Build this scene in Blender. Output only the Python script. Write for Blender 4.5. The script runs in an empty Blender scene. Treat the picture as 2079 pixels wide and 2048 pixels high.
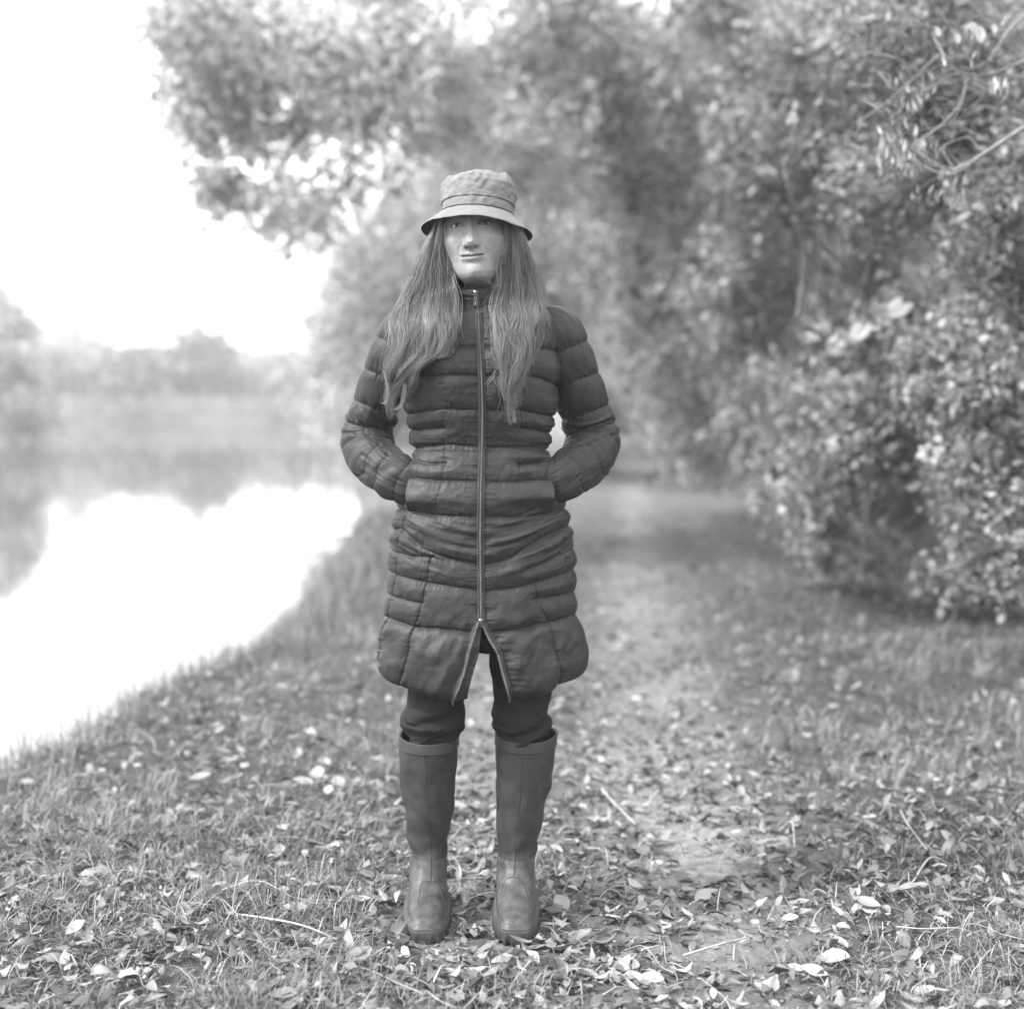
import bpy, math, random
import numpy as np
from math import radians, pi
from mathutils import Vector, Matrix

S = bpy.context.scene
COL = S.collection
random.seed(7)
RNG = np.random.default_rng(11)

# ------------------------------------------------------------------ camera
CAM_H = 1.23
F = 2970.0                       # focal length in photograph pixels
PITCH = math.atan2(224.0, F)
cd = bpy.data.cameras.new('camera')
cam = bpy.data.objects.new('camera', cd)
COL.objects.link(cam)
cam.location = (0, 0, CAM_H)
cam.rotation_euler = (pi/2 - PITCH, 0, 0)
cd.sensor_width = 56.0
cd.lens = 56.0*F/2079.0
cd.clip_start = 0.05
cd.clip_end = 3000
cd.dof.use_dof = True
cd.dof.focus_distance = 3.30
cd.dof.aperture_fstop = 2.5
S.camera = cam

# ------------------------------------------------------------------ sky, sun, exposure (an overcast day on monochrome film)
SUN_EL, SUN_AZ = 44.0, -112.0      # azimuth from +Y towards +X
w = bpy.data.worlds.new('World'); S.world = w; w.use_nodes = True
nt = w.node_tree; nt.nodes.clear()
sky = nt.nodes.new('ShaderNodeTexSky'); sky.sky_type = 'NISHITA'; sky.sun_disc = False
sky.sun_elevation = radians(SUN_EL); sky.sun_rotation = radians(SUN_AZ)
sky.air_density = 1.0; sky.dust_density = 4.0; sky.ozone_density = 1.0
bw = nt.nodes.new('ShaderNodeRGBToBW')
mx = nt.nodes.new('ShaderNodeMix'); mx.data_type = 'FLOAT'
mx.inputs[0].default_value = 0.7
mx.inputs[3].default_value = 11.0   # even cloud layer
bg = nt.nodes.new('ShaderNodeBackground'); bg.inputs['Strength'].default_value = 0.07
wo = nt.nodes.new('ShaderNodeOutputWorld')
nt.links.new(sky.outputs[0], bw.inputs[0]); nt.links.new(bw.outputs[0], mx.inputs[2])
nt.links.new(mx.outputs[0], bg.inputs['Color']); nt.links.new(bg.outputs[0], wo.inputs['Surface'])

ld = bpy.data.lights.new('sun', 'SUN'); ld.energy = 1.5; ld.angle = radians(14); ld.color = (1, 1, 1)
sun = bpy.data.objects.new('sun', ld); COL.objects.link(sun)
_el, _az = radians(SUN_EL), radians(SUN_AZ)
_d = Vector((math.sin(_az)*math.cos(_el), math.cos(_az)*math.cos(_el), math.sin(_el)))
sun.rotation_euler = _d.to_track_quat('Z', 'Y').to_euler()

S.view_settings.view_transform = 'Standard'; S.view_settings.look = 'None'
S.view_settings.exposure = 2.4; S.view_settings.gamma = 1.0
S.view_settings.use_curve_mapping = False
S.render.engine = 'CYCLES'
cy = S.cycles
cy.use_denoising = True; cy.denoiser = 'OPENIMAGEDENOISE'; cy.denoising_input_passes = 'RGB_ALBEDO_NORMAL'; cy.denoising_prefilter = 'ACCURATE'
cy.max_bounces = 6; cy.diffuse_bounces = 3; cy.glossy_bounces = 3; cy.transmission_bounces = 4
cy.volume_bounces = 1; cy.transparent_max_bounces = 6
cy.caustics_reflective = False; cy.caustics_refractive = False
cy.sample_clamp_indirect = 6.0

# ------------------------------------------------------------------ picture pixel (2079x2048) + distance -> point
_cp, _sp = math.cos(PITCH), math.sin(PITCH)
def P(xs, ys, Y):
    rx = (xs-1039.5)/F; ru = -(ys-1024.0)/F
    dy = _cp + ru*_sp; dz = -_sp + ru*_cp
    t = Y/dy
    return np.array([rx*t, Y, CAM_H + dz*t])
def unP(V):
    """points (...,3) -> picture px arrays"""
    x = V[..., 0]; y = V[..., 1]; z = V[..., 2]-CAM_H
    dep = y*_cp - z*_sp; up = y*_sp + z*_cp
    return 1039.5 + F*x/dep, 1024.0 - F*up/dep

# ------------------------------------------------------------------ noise
def _hash(ix, iy, iz, s):
    n = (ix*374761393 + iy*668265263 + iz*2147483647 + s*974634777) & 0xffffffff
    n = ((n ^ (n >> 13))*1274126177) & 0xffffffff
    n = (n ^ (n >> 16)) & 0xffffffff
    return n.astype(np.float64)/4294967295.0*2-1
def noise(x, y, z=None, seed=0):
    x = np.asarray(x, float); y = np.asarray(y, float)
    z = np.zeros_like(x) if z is None else np.asarray(z, float)
    x, y, z = np.broadcast_arrays(x, y, z)
    xi = np.floor(x).astype(np.int64); yi = np.floor(y).astype(np.int64); zi = np.floor(z).astype(np.int64)
    u = x-xi; v = y-yi; q = z-zi
    u = u*u*(3-2*u); v = v*v*(3-2*v); q = q*q*(3-2*q)
    r = 0
    for a in (0, 1):
        for b in (0, 1):
            for c in (0, 1):
                r = r + (u if a else 1-u)*(v if b else 1-v)*(q if c else 1-q)*_hash(xi+a, yi+b, zi+c, seed)
    return r
def fbm(x, y, z=None, seed=0, oct=3):
    r = 0; a = 1; f = 1
    for i in range(oct):
        r = r + a*noise(x*f, y*f, None if z is None else z*f, seed+i*17); a *= .5; f *= 2.03
    return r
def sstep(a, b, x):
    t = np.clip((x-a)/(b-a), 0, 1); return t*t*(3-2*t)

# ------------------------------------------------------------------ materials (all neutral greys: the picture is monochrome)
def nd(nt, t, **k):
    n = nt.nodes.new(t)
    for a, b in k.items(): setattr(n, a, b)
    return n
def principled(name):
    m = bpy.data.materials.new(name); m.use_nodes = True
    nt = m.node_tree; b = nt.nodes['Principled BSDF']
    return m, nt, b
def mix_noise(nt, base, lo, hi, scale, detail=4, coord='Object', target=None, stretch=None):
    tc = nd(nt, 'ShaderNodeTexCoord'); n = nd(nt, 'ShaderNodeTexNoise')
    n.inputs['Scale'].default_value = scale; n.inputs['Detail'].default_value = detail
    src = tc.outputs[coord]
    if stretch:
        mp = nd(nt, 'ShaderNodeMapping'); mp.inputs['Scale'].default_value = stretch
        nt.links.new(src, mp.inputs['Vector']); src = mp.outputs[0]
    nt.links.new(src, n.inputs['Vector'])
    r = nd(nt, 'ShaderNodeMapRange')
    r.inputs['From Min'].default_value = .3; r.inputs['From Max'].default_value = .7
    r.inputs['To Min'].default_value = lo; r.inputs['To Max'].default_value = hi
    nt.links.new(n.outputs[0], r.inputs['Value'])
    if target is not None: nt.links.new(r.outputs[0], target)
    return r, n
def add_bump(nt, b, scale, strength, dist, stretch=None, detail=3):
    tc = nd(nt, 'ShaderNodeTexCoord'); n = nd(nt, 'ShaderNodeTexNoise')
    n.inputs['Scale'].default_value = scale; n.inputs['Detail'].default_value = detail
    src = tc.outputs['Object']
    if stretch:
        mp = nd(nt, 'ShaderNodeMapping'); mp.inputs['Scale'].default_value = stretch
        nt.links.new(src, mp.inputs['Vector']); src = mp.outputs[0]
    nt.links.new(src, n.inputs['Vector'])
    bp = nd(nt, 'ShaderNodeBump'); bp.inputs['Strength'].default_value = strength; bp.inputs['Distance'].default_value = dist
    nt.links.new(n.outputs[0], bp.inputs['Height']); nt.links.new(bp.outputs[0], b.inputs['Normal'])
    return bp
def mat_grey(name, v, rough=.7, spec=.4, var=.15, scale=20, bump=None, metallic=0, sheen=0, stretch=None):
    m, nt, b = principled(name)
    mix_noise(nt, b, v*(1-var), v*(1+var), scale, target=b.inputs['Base Color'], stretch=stretch)
    b.inputs['Roughness'].default_value = rough
    b.inputs['Specular IOR Level'].default_value = spec
    b.inputs['Metallic'].default_value = metallic
    if sheen:
        b.inputs['Sheen Weight'].default_value = sheen; b.inputs['Sheen Roughness'].default_value = .4
    if bump: add_bump(nt, b, *bump)
    return m
def mat_leaf(name, lo, hi, transl=.45, rough=.5):
    """leaf: each leaf's own grey from its 'shade' attribute, light passes through it"""
    m = bpy.data.materials.new(name); m.use_nodes = True
    nt = m.node_tree; nt.nodes.clear()
    a = nd(nt, 'ShaderNodeAttribute', attribute_name='shade')
    r = nd(nt, 'ShaderNodeMapRange'); r.inputs['To Min'].default_value = lo; r.inputs['To Max'].default_value = hi
    nt.links.new(a.outputs['Fac'], r.inputs['Value'])
    d = nd(nt, 'ShaderNodeBsdfDiffuse'); t = nd(nt, 'ShaderNodeBsdfTranslucent'); g = nd(nt, 'ShaderNodeBsdfGlossy')
    g.inputs['Roughness'].default_value = rough; g.inputs['Color'].default_value = (.8, .8, .8, 1)
    nt.links.new(r.outputs[0], d.inputs['Color']); nt.links.new(r.outputs[0], t.inputs['Color'])
    m1 = nd(nt, 'ShaderNodeMixShader'); m1.inputs[0].default_value = transl
    nt.links.new(d.outputs[0], m1.inputs[1]); nt.links.new(t.outputs[0], m1.inputs[2])
    m2 = nd(nt, 'ShaderNodeMixShader'); m2.inputs[0].default_value = .045
    nt.links.new(m1.outputs[0], m2.inputs[1]); nt.links.new(g.outputs[0], m2.inputs[2])
    o = nd(nt, 'ShaderNodeOutputMaterial'); nt.links.new(m2.outputs[0], o.inputs['Surface'])
    return m

M = {}
M['leaf_mid'] = mat_leaf('leaf_mid', .025, .55)
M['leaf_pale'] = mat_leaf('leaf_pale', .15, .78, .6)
M['leaf_bright'] = mat_leaf('leaf_bright', .26, .5, .3)
M['leaf_dark'] = mat_leaf('leaf_dark', .04, .30)
M['grass'] = mat_leaf('grass_blade', .04, .36, .3)
M['litter'] = mat_leaf('dead_leaf', .035, .37, .12, .45)
M['bark'] = mat_grey('bark', .055, .9, .2, .5, 9, bump=(30, .8, .02, (1, 1, .25)))
M['bark_pale'] = mat_grey('pale_bark', .16, .8, .2, .3, 30, bump=(60, .6, .004))
M['twig'] = mat_grey('straw', .27, .7, .3, .35, 40)
M['jacket'] = mat_grey('jacket_nylon', .022, .54, .22, .07, 14, bump=(900, .10, .0004))
M['jacket_dark'] = mat_grey('jacket_collar_lining', .012, .6, .2, .1, 14)
M['metal'] = mat_grey('zip_metal', .13, .35, .5, .1, 60, metallic=1)
M['metal_dark'] = mat_grey('zip_teeth_metal', .16, .45, .5, .2, 60, metallic=.8)
M['zip_tape'] = mat_grey('zip_tape', .035, .8, .2, .15, 200)
M['trousers'] = mat_grey('trouser_cloth', .012, .8, .15, .12, 25, bump=(700, .15, .0004))
M['boot'] = mat_grey('boot_leather', .024, .66, .3, .4, 26, bump=(220, .25, .0006))
M['boot_foot_lit'] = mat_grey('boot_leather_lit', .044, .5, .35, .5, 45, bump=(260, .3, .0006))  # shaft leather made paler: light on the upturned foot put into the colour
M['boot_band'] = mat_grey('boot_band_leather', .028, .6, .4, .15, 30)
M['thread'] = mat_grey('pale_thread', .05, .8, .2, .1, 50)
M['sole'] = mat_grey('boot_rubber', .035, .75, .3, .45, 40, bump=(90, .4, .002))
M['hat'] = mat_grey('waxed_cotton', .14, .8, .25, .14, 22, bump=(1100, .25, .0005))
M['hat_dark'] = mat_grey('hat_lining', .05, .9, .1, .1, 30)
M['cord'] = mat_grey('hat_cord', .03, .8, .2, .1, 30)

# ------------------------------------------------------------------ mesh helpers
def link(o, parent=None):
    COL.objects.link(o)
    if parent is not None: o.parent = parent
    return o
def tag(o, label=None, cat=None, group=None, kind=None):
    if label: o['label'] = label
    if cat: o['category'] = cat
    if group: o['group'] = group
    if kind: o['kind'] = kind
    return o
def empty(name, loc=(0, 0, 0), **k):
    o = bpy.data.objects.new(name, None); o.location = loc; o.empty_display_size = .1
    link(o); return tag(o, **k)
def mesh_np(name, V, Fc, mat, parent=None, smooth=True, attrs=None, loc=None):
    """V (n,3); Fc (m,3 or 4) int"""
    V = np.ascontiguousarray(V, dtype=np.float32); Fc = np.ascontiguousarray(Fc, dtype=np.int32)
    me = bpy.data.meshes.new(name)
    n, k = Fc.shape
    me.vertices.add(len(V)); me.vertices.foreach_set('co', V.ravel())
    me.loops.add(n*k); me.loops.foreach_set('vertex_index', Fc.ravel())
    me.polygons.add(n); me.polygons.foreach_set('loop_start', np.arange(0, n*k, k, dtype=np.int32))
    me.polygons.foreach_set('loop_total', np.full(n, k, dtype=np.int32))
    me.update(calc_edges=True)
    if smooth: me.polygons.foreach_set('use_smooth', np.ones(n, dtype=bool))
    for a, arr in (attrs or {}).items():
        at = me.attributes.new(a, 'FLOAT', 'POINT'); at.data.foreach_set('value', np.ascontiguousarray(arr, dtype=np.float32))
    me.materials.append(mat); me.update()
    o = bpy.data.objects.new(name, me)
    if loc is not None: o.location = loc
    return link(o, parent)
def grid_faces(nv, nu, closed=False, flip=False):
    i = np.arange(nv-1)[:, None]; j = np.arange(nu if closed else nu-1)[None, :]
    a = i*nu + j; b = i*nu + (j+1) % nu; c = (i+1)*nu + (j+1) % nu; d = (i+1)*nu + j
    f = np.stack([a, b, c, d], -1).reshape(-1, 4)
    return f[:, ::-1] if flip else f
def grid_normals(G, closed=False):
    """G (nv,nu,3) -> unit normals (cross du x dv)"""
    if closed: du = np.roll(G, -1, 1)-np.roll(G, 1, 1)
    else: du = np.gradient(G, axis=1)
    dv = np.gradient(G, axis=0)
    n = np.cross(du, dv); l = np.linalg.norm(n, axis=-1, keepdims=True); return n/np.maximum(l, 1e-9)
def catmull(pts, n):
    pts = np.asarray(pts, float); k = len(pts)
    p = np.vstack([2*pts[0]-pts[1], pts, 2*pts[-1]-pts[-2]])
    t = np.linspace(0, k-1, n); i = np.minimum(t.astype(int), k-2); u = (t-i)[:, None]
    a, b, c, d = p[i], p[i+1], p[i+2], p[i+3]
    return .5*((2*b) + (-a+c)*u + (2*a-5*b+4*c-d)*u*u + (-a+3*b-3*c+d)*u**3)
def frames(C, up=(0, 0, 1)):
    T = np.gradient(C, axis=0); T /= np.linalg.norm(T, axis=1, keepdims=True)
    N = np.zeros_like(T); n = np.cross(up, T[0])
    if np.linalg.norm(n) < 1e-3: n = np.cross((0, 1, 0), T[0])
    n /= np.linalg.norm(n)
    for i in range(len(C)):
        n = n - T[i]*np.dot(n, T[i]); n /= np.linalg.norm(n); N[i] = n
    return T, N, np.cross(T, N)
def tube_arr(C, R, m=6):
    C = np.asarray(C, float); R = np.broadcast_to(np.asarray(R, float), (len(C),))
    T, N, B = frames(C)
    a = np.linspace(0, 2*pi, m, endpoint=False)
    G = C[:, None] + R[:, None, None]*(np.cos(a)[None, :, None]*N[:, None] + np.sin(a)[None, :, None]*B[:, None])
    return G.reshape(-1, 3), grid_faces(len(C), m, True)
class Bag:
    def __init__(s): s.V = []; s.F = []; s.n = 0
    def add(s, V, Fc): s.V.append(V); s.F.append(Fc+s.n); s.n += len(V)
    def tube(s, C, R, m=6): s.add(*tube_arr(C, R, m))
    def build(s, name, mat, parent=None, smooth=True, **k):
        return mesh_np(name, np.vstack(s.V), np.vstack(s.F), mat, parent, smooth, **k)

# ------------------------------------------------------------------ the ground
EY = [-400, -20, 0, 3, 4.8, 6, 7.6, 9, 11, 14, 20, 30, 45, 60, 76, 90, 140]
EX = [-30, -6, -2.7, -2.1, -1.72, -1.50, -1.27, -1.2, -1.20, -1.34, -1.95, -3.1, -5.0, -7.8, -10.2, -13, -40]
WATER_Z = -0.36
def edge(y): return np.interp(y, EY, EX)
def height(x, y):
    x = np.asarray(x, float); y = np.asarray(y, float)
    e = edge(y) + .05*noise(y*1.7, x*0, seed=3) + .10*noise(y*.35, x*0, seed=4)
    near = 1-np.power(np.clip(1-(x-(e-.55))/.75, 0, 1), 2.0)      # 0 below the bank, 1 on it
    h = -1.1 + 1.1*near
    far = sstep(78+2*noise(x*.05, x*0, seed=9), 84, y)*(x < 500)
    h = np.maximum(h, -1.1 + far*1.3 + sstep(84, 170, y)*1.5)
    on = near
    h = h + on*(.018*fbm(x*1.6, y*1.6, seed=1) + .010*fbm(x*6, y*6, seed=2, oct=2))
    calm = 1-.85*np.exp(-((x+.09)/.30)**2-((y-3.3)/.38)**2)
    h = h*np.where(on > .98, calm, 1)
    px = path_x(y)
    h = h - on*calm*.03*np.exp(-((x-px)/.38)**2)
    h = h + on*.25*sstep(2.6, 4.2, x)*sstep(3, 8, y)
    return h
def path_x(y): return np.interp(y, [-5, 2.9, 4.5, 6, 9.5, 16, 25, 60], [.3, .40, .46, .52, .80, 1.3, 2.0, 4.5])
def axis(segs):
    out = []
    for a, b, s in segs: out.append(np.arange(a, b, s))
    return np.concatenate(out)
ax = np.concatenate([-np.geomspace(600, 6.2, 26), axis([(-6, -3, .12), (-3, 3.2, .042), (3.2, 8, .15)]), np.geomspace(8, 600, 26)])
ay = np.concatenate([-np.geomspace(400, 3, 14), axis([(-2.5, 2.2, .2), (2.2, 8, .042), (8, 14, .09), (14, 30, .3), (30, 90, 1.5)]), np.geomspace(90, 1800, 22)])
GX, GY = np.meshgrid(ax, ay)
GZ = height(GX, GY)
V = np.stack([GX, GY, GZ], -1).reshape(-1, 3)
dirt = np.exp(-((GX-path_x(GY)-.02)/.33)**2)*(.75+.35*noise(GX*3, GY*2, seed=8))
dirt = np.maximum(dirt, .6*np.exp(-((GX+.10-.0*GY)/.2)**2)*(GY > 3))
dirt = np.maximum(dirt, .42*sstep(7, 14, GY)); dirt = np.clip(dirt, 0, 1).reshape(-1)
m, nt, b = principled('soil')
at = nd(nt, 'ShaderNodeAttribute', attribute_name='dirt')
r1, _ = mix_noise(nt, b, .02, .07, 22, 6); r2, _ = mix_noise(nt, b, .12, .25, 35, 8)
mm = nd(nt, 'ShaderNodeMix', data_type='FLOAT')
nt.links.new(at.outputs['Fac'], mm.inputs[0]); nt.links.new(r1.outputs[0], mm.inputs[2]); nt.links.new(r2.outputs[0], mm.inputs[3])
nt.links.new(mm.outputs[0], b.inputs['Base Color']); b.inputs['Roughness'].default_value = .9
b.inputs['Specular IOR Level'].default_value = .2
add_bump(nt, b, 90, .9, .012, None, 8)
M['soil'] = m
ground = mesh_np('ground', V, grid_faces(len(ay), len(ax)), m, attrs={'dirt': dirt})
tag(ground, 'riverbank ground with a worn dirt track beside the water', kind='structure')

# water
m, nt, b = principled('river_water')
b.inputs['Base Color'].default_value = (.07, .07, .07, 1); b.inputs['Roughness'].default_value = .04
b.inputs['IOR'].default_value = 1.5
b.inputs['Specular IOR Level'].default_value = .75
tc = nd(nt, 'ShaderNodeTexCoord'); mp = nd(nt, 'ShaderNodeMapping'); mp.inputs['Scale'].default_value = (.9, .35, 1)
n = nd(nt, 'ShaderNodeTexNoise'); n.inputs['Scale'].default_value = 2.2; n.inputs['Detail'].default_value = 3
bp = nd(nt, 'ShaderNodeBump'); bp.inputs['Strength'].default_value = .10; bp.inputs['Distance'].default_value = .02
nt.links.new(tc.outputs['Object'], mp.inputs['Vector']); nt.links.new(mp.outputs[0], n.inputs['Vector'])
nt.links.new(n.outputs[0], bp.inputs['Height']); nt.links.new(bp.outputs[0], b.inputs['Normal'])
wx = np.linspace(-500, 3, 60); wy = np.linspace(-300, 110, 60); a, c = np.meshgrid(wx, wy)
water = mesh_np('water', np.stack([a, c, a*0+WATER_Z], -1).reshape(-1, 3), grid_faces(60, 60), m)
tag(water, 'calm pale river reflecting the white sky and the far trees', kind='structure')

# ------------------------------------------------------------------ foliage
def rand_dirs(n, rng):
    v = rng.normal(size=(n, 3)); return v/np.linalg.norm(v, axis=1, keepdims=True)
def leaves_at(C, size, rng, droop=.3, aspect=.45, fold=True):
    """one small folded leaf at every point of C: 4 triangles"""
    n = len(C)
    d = rand_dirs(n, rng); d[:, 2] -= droop; d /= np.linalg.norm(d, axis=1, keepdims=True)
    q = rand_dirs(n, rng); s = np.cross(d, q); s /= np.linalg.norm(s, axis=1, keepdims=True)+1e-9
    u = np.cross(s, d)
    L = (size*rng.uniform(.4, 1.5, n))[:, None]; W = L*aspect
    base = C; tip = C+d*L; mid = C+d*L*.45 + u*L*.06
    l = mid + s*W*.5 + u*W*.15; r = mid - s*W*.5 + u*W*.15
    if fold:
        V = np.stack([base, l, tip, r, mid], 1).reshape(-1, 3)
        o = (np.arange(n)*5)[:, None]
        Fc = np.concatenate([o+np.array([0, 1, 4]), o+np.array([1, 2, 4]), o+np.array([2, 3, 4]), o+np.array([3, 0, 4])])
        k = 5
    else:
        V = np.stack([base, l, tip, r], 1).reshape(-1, 3)
        o = (np.arange(n)*4)[:, None]
        Fc = np.concatenate([o+np.array([0, 1, 2]), o+np.array([0, 2, 3])]); k = 4
    return V, Fc, k
def clump_points(centres, radii, per, rng, flat=.8):
    n = len(centres)*per
    c = np.repeat(centres, per, 0); r = np.repeat(radii, per)[:, None]
    off = rng.normal(size=(n, 3))*.45; off[:, 2] *= flat
    return c+off*r
def tree(name, label, cat, base, spec, nclump, per, leaf, mat, trunk_r=.12, trunk_h=None, seed=1, group=None, fold=False,
         clump_r=.35, aspect=.5, droop=.35, hang=0, lean=(0, 0), twigs=0, shade_lo=0., shade_hi=1., crown='crown', cut=None, limbs=30, limb_r=.20):
    """spec: list of (centre, radii, weight) ellipsoids in world space"""
    rng = np.random.default_rng(seed)
    base = np.array(base, float)
    root = empty(name, tuple(base), label=label, cat=cat, group=group)
    wts = np.array([s[2] for s in spec], float); wts /= wts.sum()
    cl = []
    for s, wt in zip(spec, wts):
        k = max(2, int(round(nclump*wt)))
        d = rand_dirs(k, rng)*np.power(rng.uniform(.12, 1, k), 1/2.2)[:, None]
        cl.append(np.array(s[0])+d*np.array(s[1]))
    cl = np.vstack(cl)
    if cut is not None: cl = cl[cut(cl)]
    top = cl[:, 2].max(); cen = cl.mean(0)
    th = trunk_h if trunk_h else .75*top
    # trunk
    tp = np.array([base+(0, 0, -.15), base+(lean[0]*.25, lean[1]*.25, th*.3), base+(lean[0]*.6, lean[1]*.6, th*.65), base+(lean[0], lean[1], th)])
    tc_ = catmull(tp, 14); tc_[1:-1] += rng.normal(size=(12, 3))*trunk_r*.15
    tr = np.linspace(trunk_r, trunk_r*.35, 14); tr[0] *= 1.35
    tb = Bag(); tb.tube(tc_-base, tr, 10); tb.build('trunk', M['bark'], root)
    # limbs to clumps
    bb = Bag()
    for c in cl[rng.permutation(len(cl))[:min(len(cl), limbs)]]:
        hgt = np.clip((c[2]-base[2])*rng.uniform(.45, .95)/th, .2, .97)
        s0 = tc_[int(hgt*13)]
        mid = (s0+c)/2 + np.array([0, 0, .16*np.linalg.norm(c-s0)]) + rng.normal(size=3)*.15*np.linalg.norm(c-s0)
        C = catmull([s0, mid, c], 7)
        bb.tube(C-base, np.linspace(trunk_r*limb_r, trunk_r*limb_r*.2, 7), 5)
    for c in cl[rng.integers(0, len(cl), twigs)]:
        d = rand_dirs(1, rng)[0]; d[2] = -abs(d[2])*(.6+hang)-.1
        C = catmull([c, c+d*clump_r*.6+rng.normal(size=3)*.05, c+d*clump_r*1.4+(0, 0, -hang*.3)], 5)
        bb.tube(C-base, np.linspace(.006, .002, 5), 4)
    tag(bb.build('branches', M['bark'], root), kind='stuff')
    rr = clump_r*rng.uniform(.6, 1.35, len(cl))
    pts = clump_points(cl, rr, per, rng)
    if hang:
        k = rng.uniform(0, 1, len(pts))**1.5; pts[:, 2] -= hang*k*np.repeat(rng.uniform(.2, 1, len(cl)), per)
    cs = np.repeat(rng.uniform(0, 1, len(cl)), per)
    V, Fc, k = leaves_at(pts-base, leaf, rng, droop, aspect, fold)
    sh = np.clip(cs**1.6*.75 + rng.uniform(0, 1, len(pts))**2*.5, 0, 1); sh = shade_lo+(shade_hi-shade_lo)*sh
    o = mesh_np(crown, V, Fc, mat, root, smooth=False, attrs={'shade': np.repeat(sh, k)})
    o['kind'] = 'stuff'
    return root, cl

# ================================================================== the woman
YC = 3.40
person = empty('person', (-.075, YC, 0), label='woman standing in bucket hat, long quilted coat and knee boots, hands in coat pockets', cat='person')
PB = np.array([-.075, YC, 0.])
def c1(x, y): return (820+x/5.95, 320+y/5.95)
def c2(x, y): return (680+x/3.2217, 580+y/3.2217)
def c3(x, y): return (740+x/3.808, 1020+y/3.808)
def c4(x, y): return (760+x/3.662, 1440+y/3.662)
def smooth1(a, k):
    kern = np.exp(-np.linspace(-2, 2, 2*k+1)**2); kern /= kern.sum()
    return np.convolve(np.pad(a, k, 'edge'), kern, 'valid')
def pmesh(name, V, Fc, mat, parent, **k): return mesh_np(name, np.asarray(V).reshape(-1, 3)-PB, Fc, mat, parent, **k)
class PBag(Bag):
    def build(s, name, mat, parent, smooth=True, **k):
        return mesh_np(name, np.vstack(s.V)-PB, np.vstack(s.F), mat, parent, smooth, **k)
def seg_dist(px, py, polys, wiggle=0):
    d = np.full(px.shape, 1e9)
    if wiggle:
        px = px + wiggle*noise(px/19, py/19, seed=77); py = py + wiggle*noise(px/17, py/23, seed=78)
    for pl in polys:
        for (x0, y0), (x1, y1) in zip(pl[:-1], pl[1:]):
            dx, dy = x1-x0, y1-y0; L = dx*dx+dy*dy
            t = np.clip(((px-x0)*dx+(py-y0)*dy)/L, 0, 1)
            d = np.minimum(d, np.hypot(px-x0-t*dx, py-y0-t*dy))
    return d
def SP(f, *pts):
    """a smooth polyline through crop points, in picture px"""
    a = np.array([f(*p) for p in pts])
    if len(a) > 2: a = catmull(a, (len(a)-1)*4+1)
    return [tuple(q) for q in a]

# ---- torso rings: picture y, left x, right x, front depth, back depth, superellipse power
ROWS = [
 (590, 916, 1024, .060, .060, .95), (604, 906, 1036, .066, .066, .95), (616, 876, 1064, .074, .074, .95), (626, 846, 1092, .082, .082, .95),
 (638, 822, 1116, .090, .090, .93), (660, 808, 1130, .102, .10, .9), (700, 806, 1136, .118, .108, .88), (760, 812, 1136, .133, .11, .86),
 (838, 822, 1130, .128, .105, .86), (875, 832, 1122, .115, .10, .87), (912, 838, 1114, .110, .098, .88), (950, 835, 1120, .116, .105, .88),
 (985, 822, 1136, .124, .118, .88), (1020, 806, 1149, .130, .128, .88), (1046, 800, 1155, .134, .132, .88), (1080, 793, 1163, .138, .136, .88),
 (1125, 787, 1168, .140, .138, .88), (1190, 784, 1170, .142, .138, .88), (1250, 778, 1174, .144, .138, .88), (1300, 772, 1180, .150, .145, .88),
 (1340, 768, 1184, .154, .146, .88), (1370, 772, 1180, .154, .146, .88), (1388, 784, 1170, .148, .14, .88), (1393, 800, 1154, .138, .13, .88)]
R_ = np.array(ROWS, float)
def row_px(ys): return [np.interp(ys, R_[:, 0], R_[:, i]) for i in range(1, 6)]
NV, NU = 430, 460
ysamp = np.interp(np.linspace(0, 1, NV), [0, .10, 1], [590, 640, 1393])
xl, xr, df, db, pw = [smooth1(a, 7) if i < 2 else smooth1(a, 14) for i, a in enumerate(row_px(ysamp))]
Lp = np.array([P(a, y, YC) for a, y in zip(xl, ysamp)]); Rp = np.array([P(a, y, YC) for a, y in zip(xr, ysamp)])
cx = (Lp[:, 0]+Rp[:, 0])/2; hw = (Rp[:, 0]-Lp[:, 0])/2 - .006; zr = Lp[:, 2]
# zip line (picture px) and the open vent below it
ZIP = [(968, 590), (971, 620), (973, 673), (978, 740), (980, 830), (979, 890), (977, 984), (975, 1074), (976, 1150), (977, 1238)]
def zip_x(y): return np.interp(y, [q[1] for q in ZIP], [q[0] for q in ZIP])
def vent_l(y): return np.interp(y, [1238, 1262, 1309, 1340, 1372, 1395], [977, 977, 971, 961, 952, 946])
def vent_r(y): return np.interp(y, [1238, 1248, 1275, 1304, 1335, 1361, 1395], [978, 981, 993, 1011, 1019, 1026, 1037])
zxL = np.where(ysamp < 1238, zip_x(ysamp)-1.0, vent_l(ysamp)); zxR = np.where(ysamp < 1238, zip_x(ysamp)+1.0, vent_r(ysamp))
yfront = YC-df
XL = np.array([P(a, y, yy)[0] for a, y, yy in zip(zxL, ysamp, yfront)]); XR = np.array([P(a, y, yy)[0] for a, y, yy in zip(zxR, ysamp, yfront)])
def ang_of(x):          # |cos|^p = (x-cx)/hw at the front
    q = np.clip((x-cx)/hw, -.95, .95); return np.sign(q)*np.abs(q)**(1/pw)
aR = np.arccos(ang_of(XR)); aL = np.arccos(ang_of(XL))       # angle from +X, towards the front (-Y)
uu = np.linspace(0, 1, NU)
# dense at the front: angle goes front-right -> right side -> back -> left -> front-left
wrap = np.interp(uu, [0, .40, .60, 1], [0, .27, .73, 1])
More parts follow.
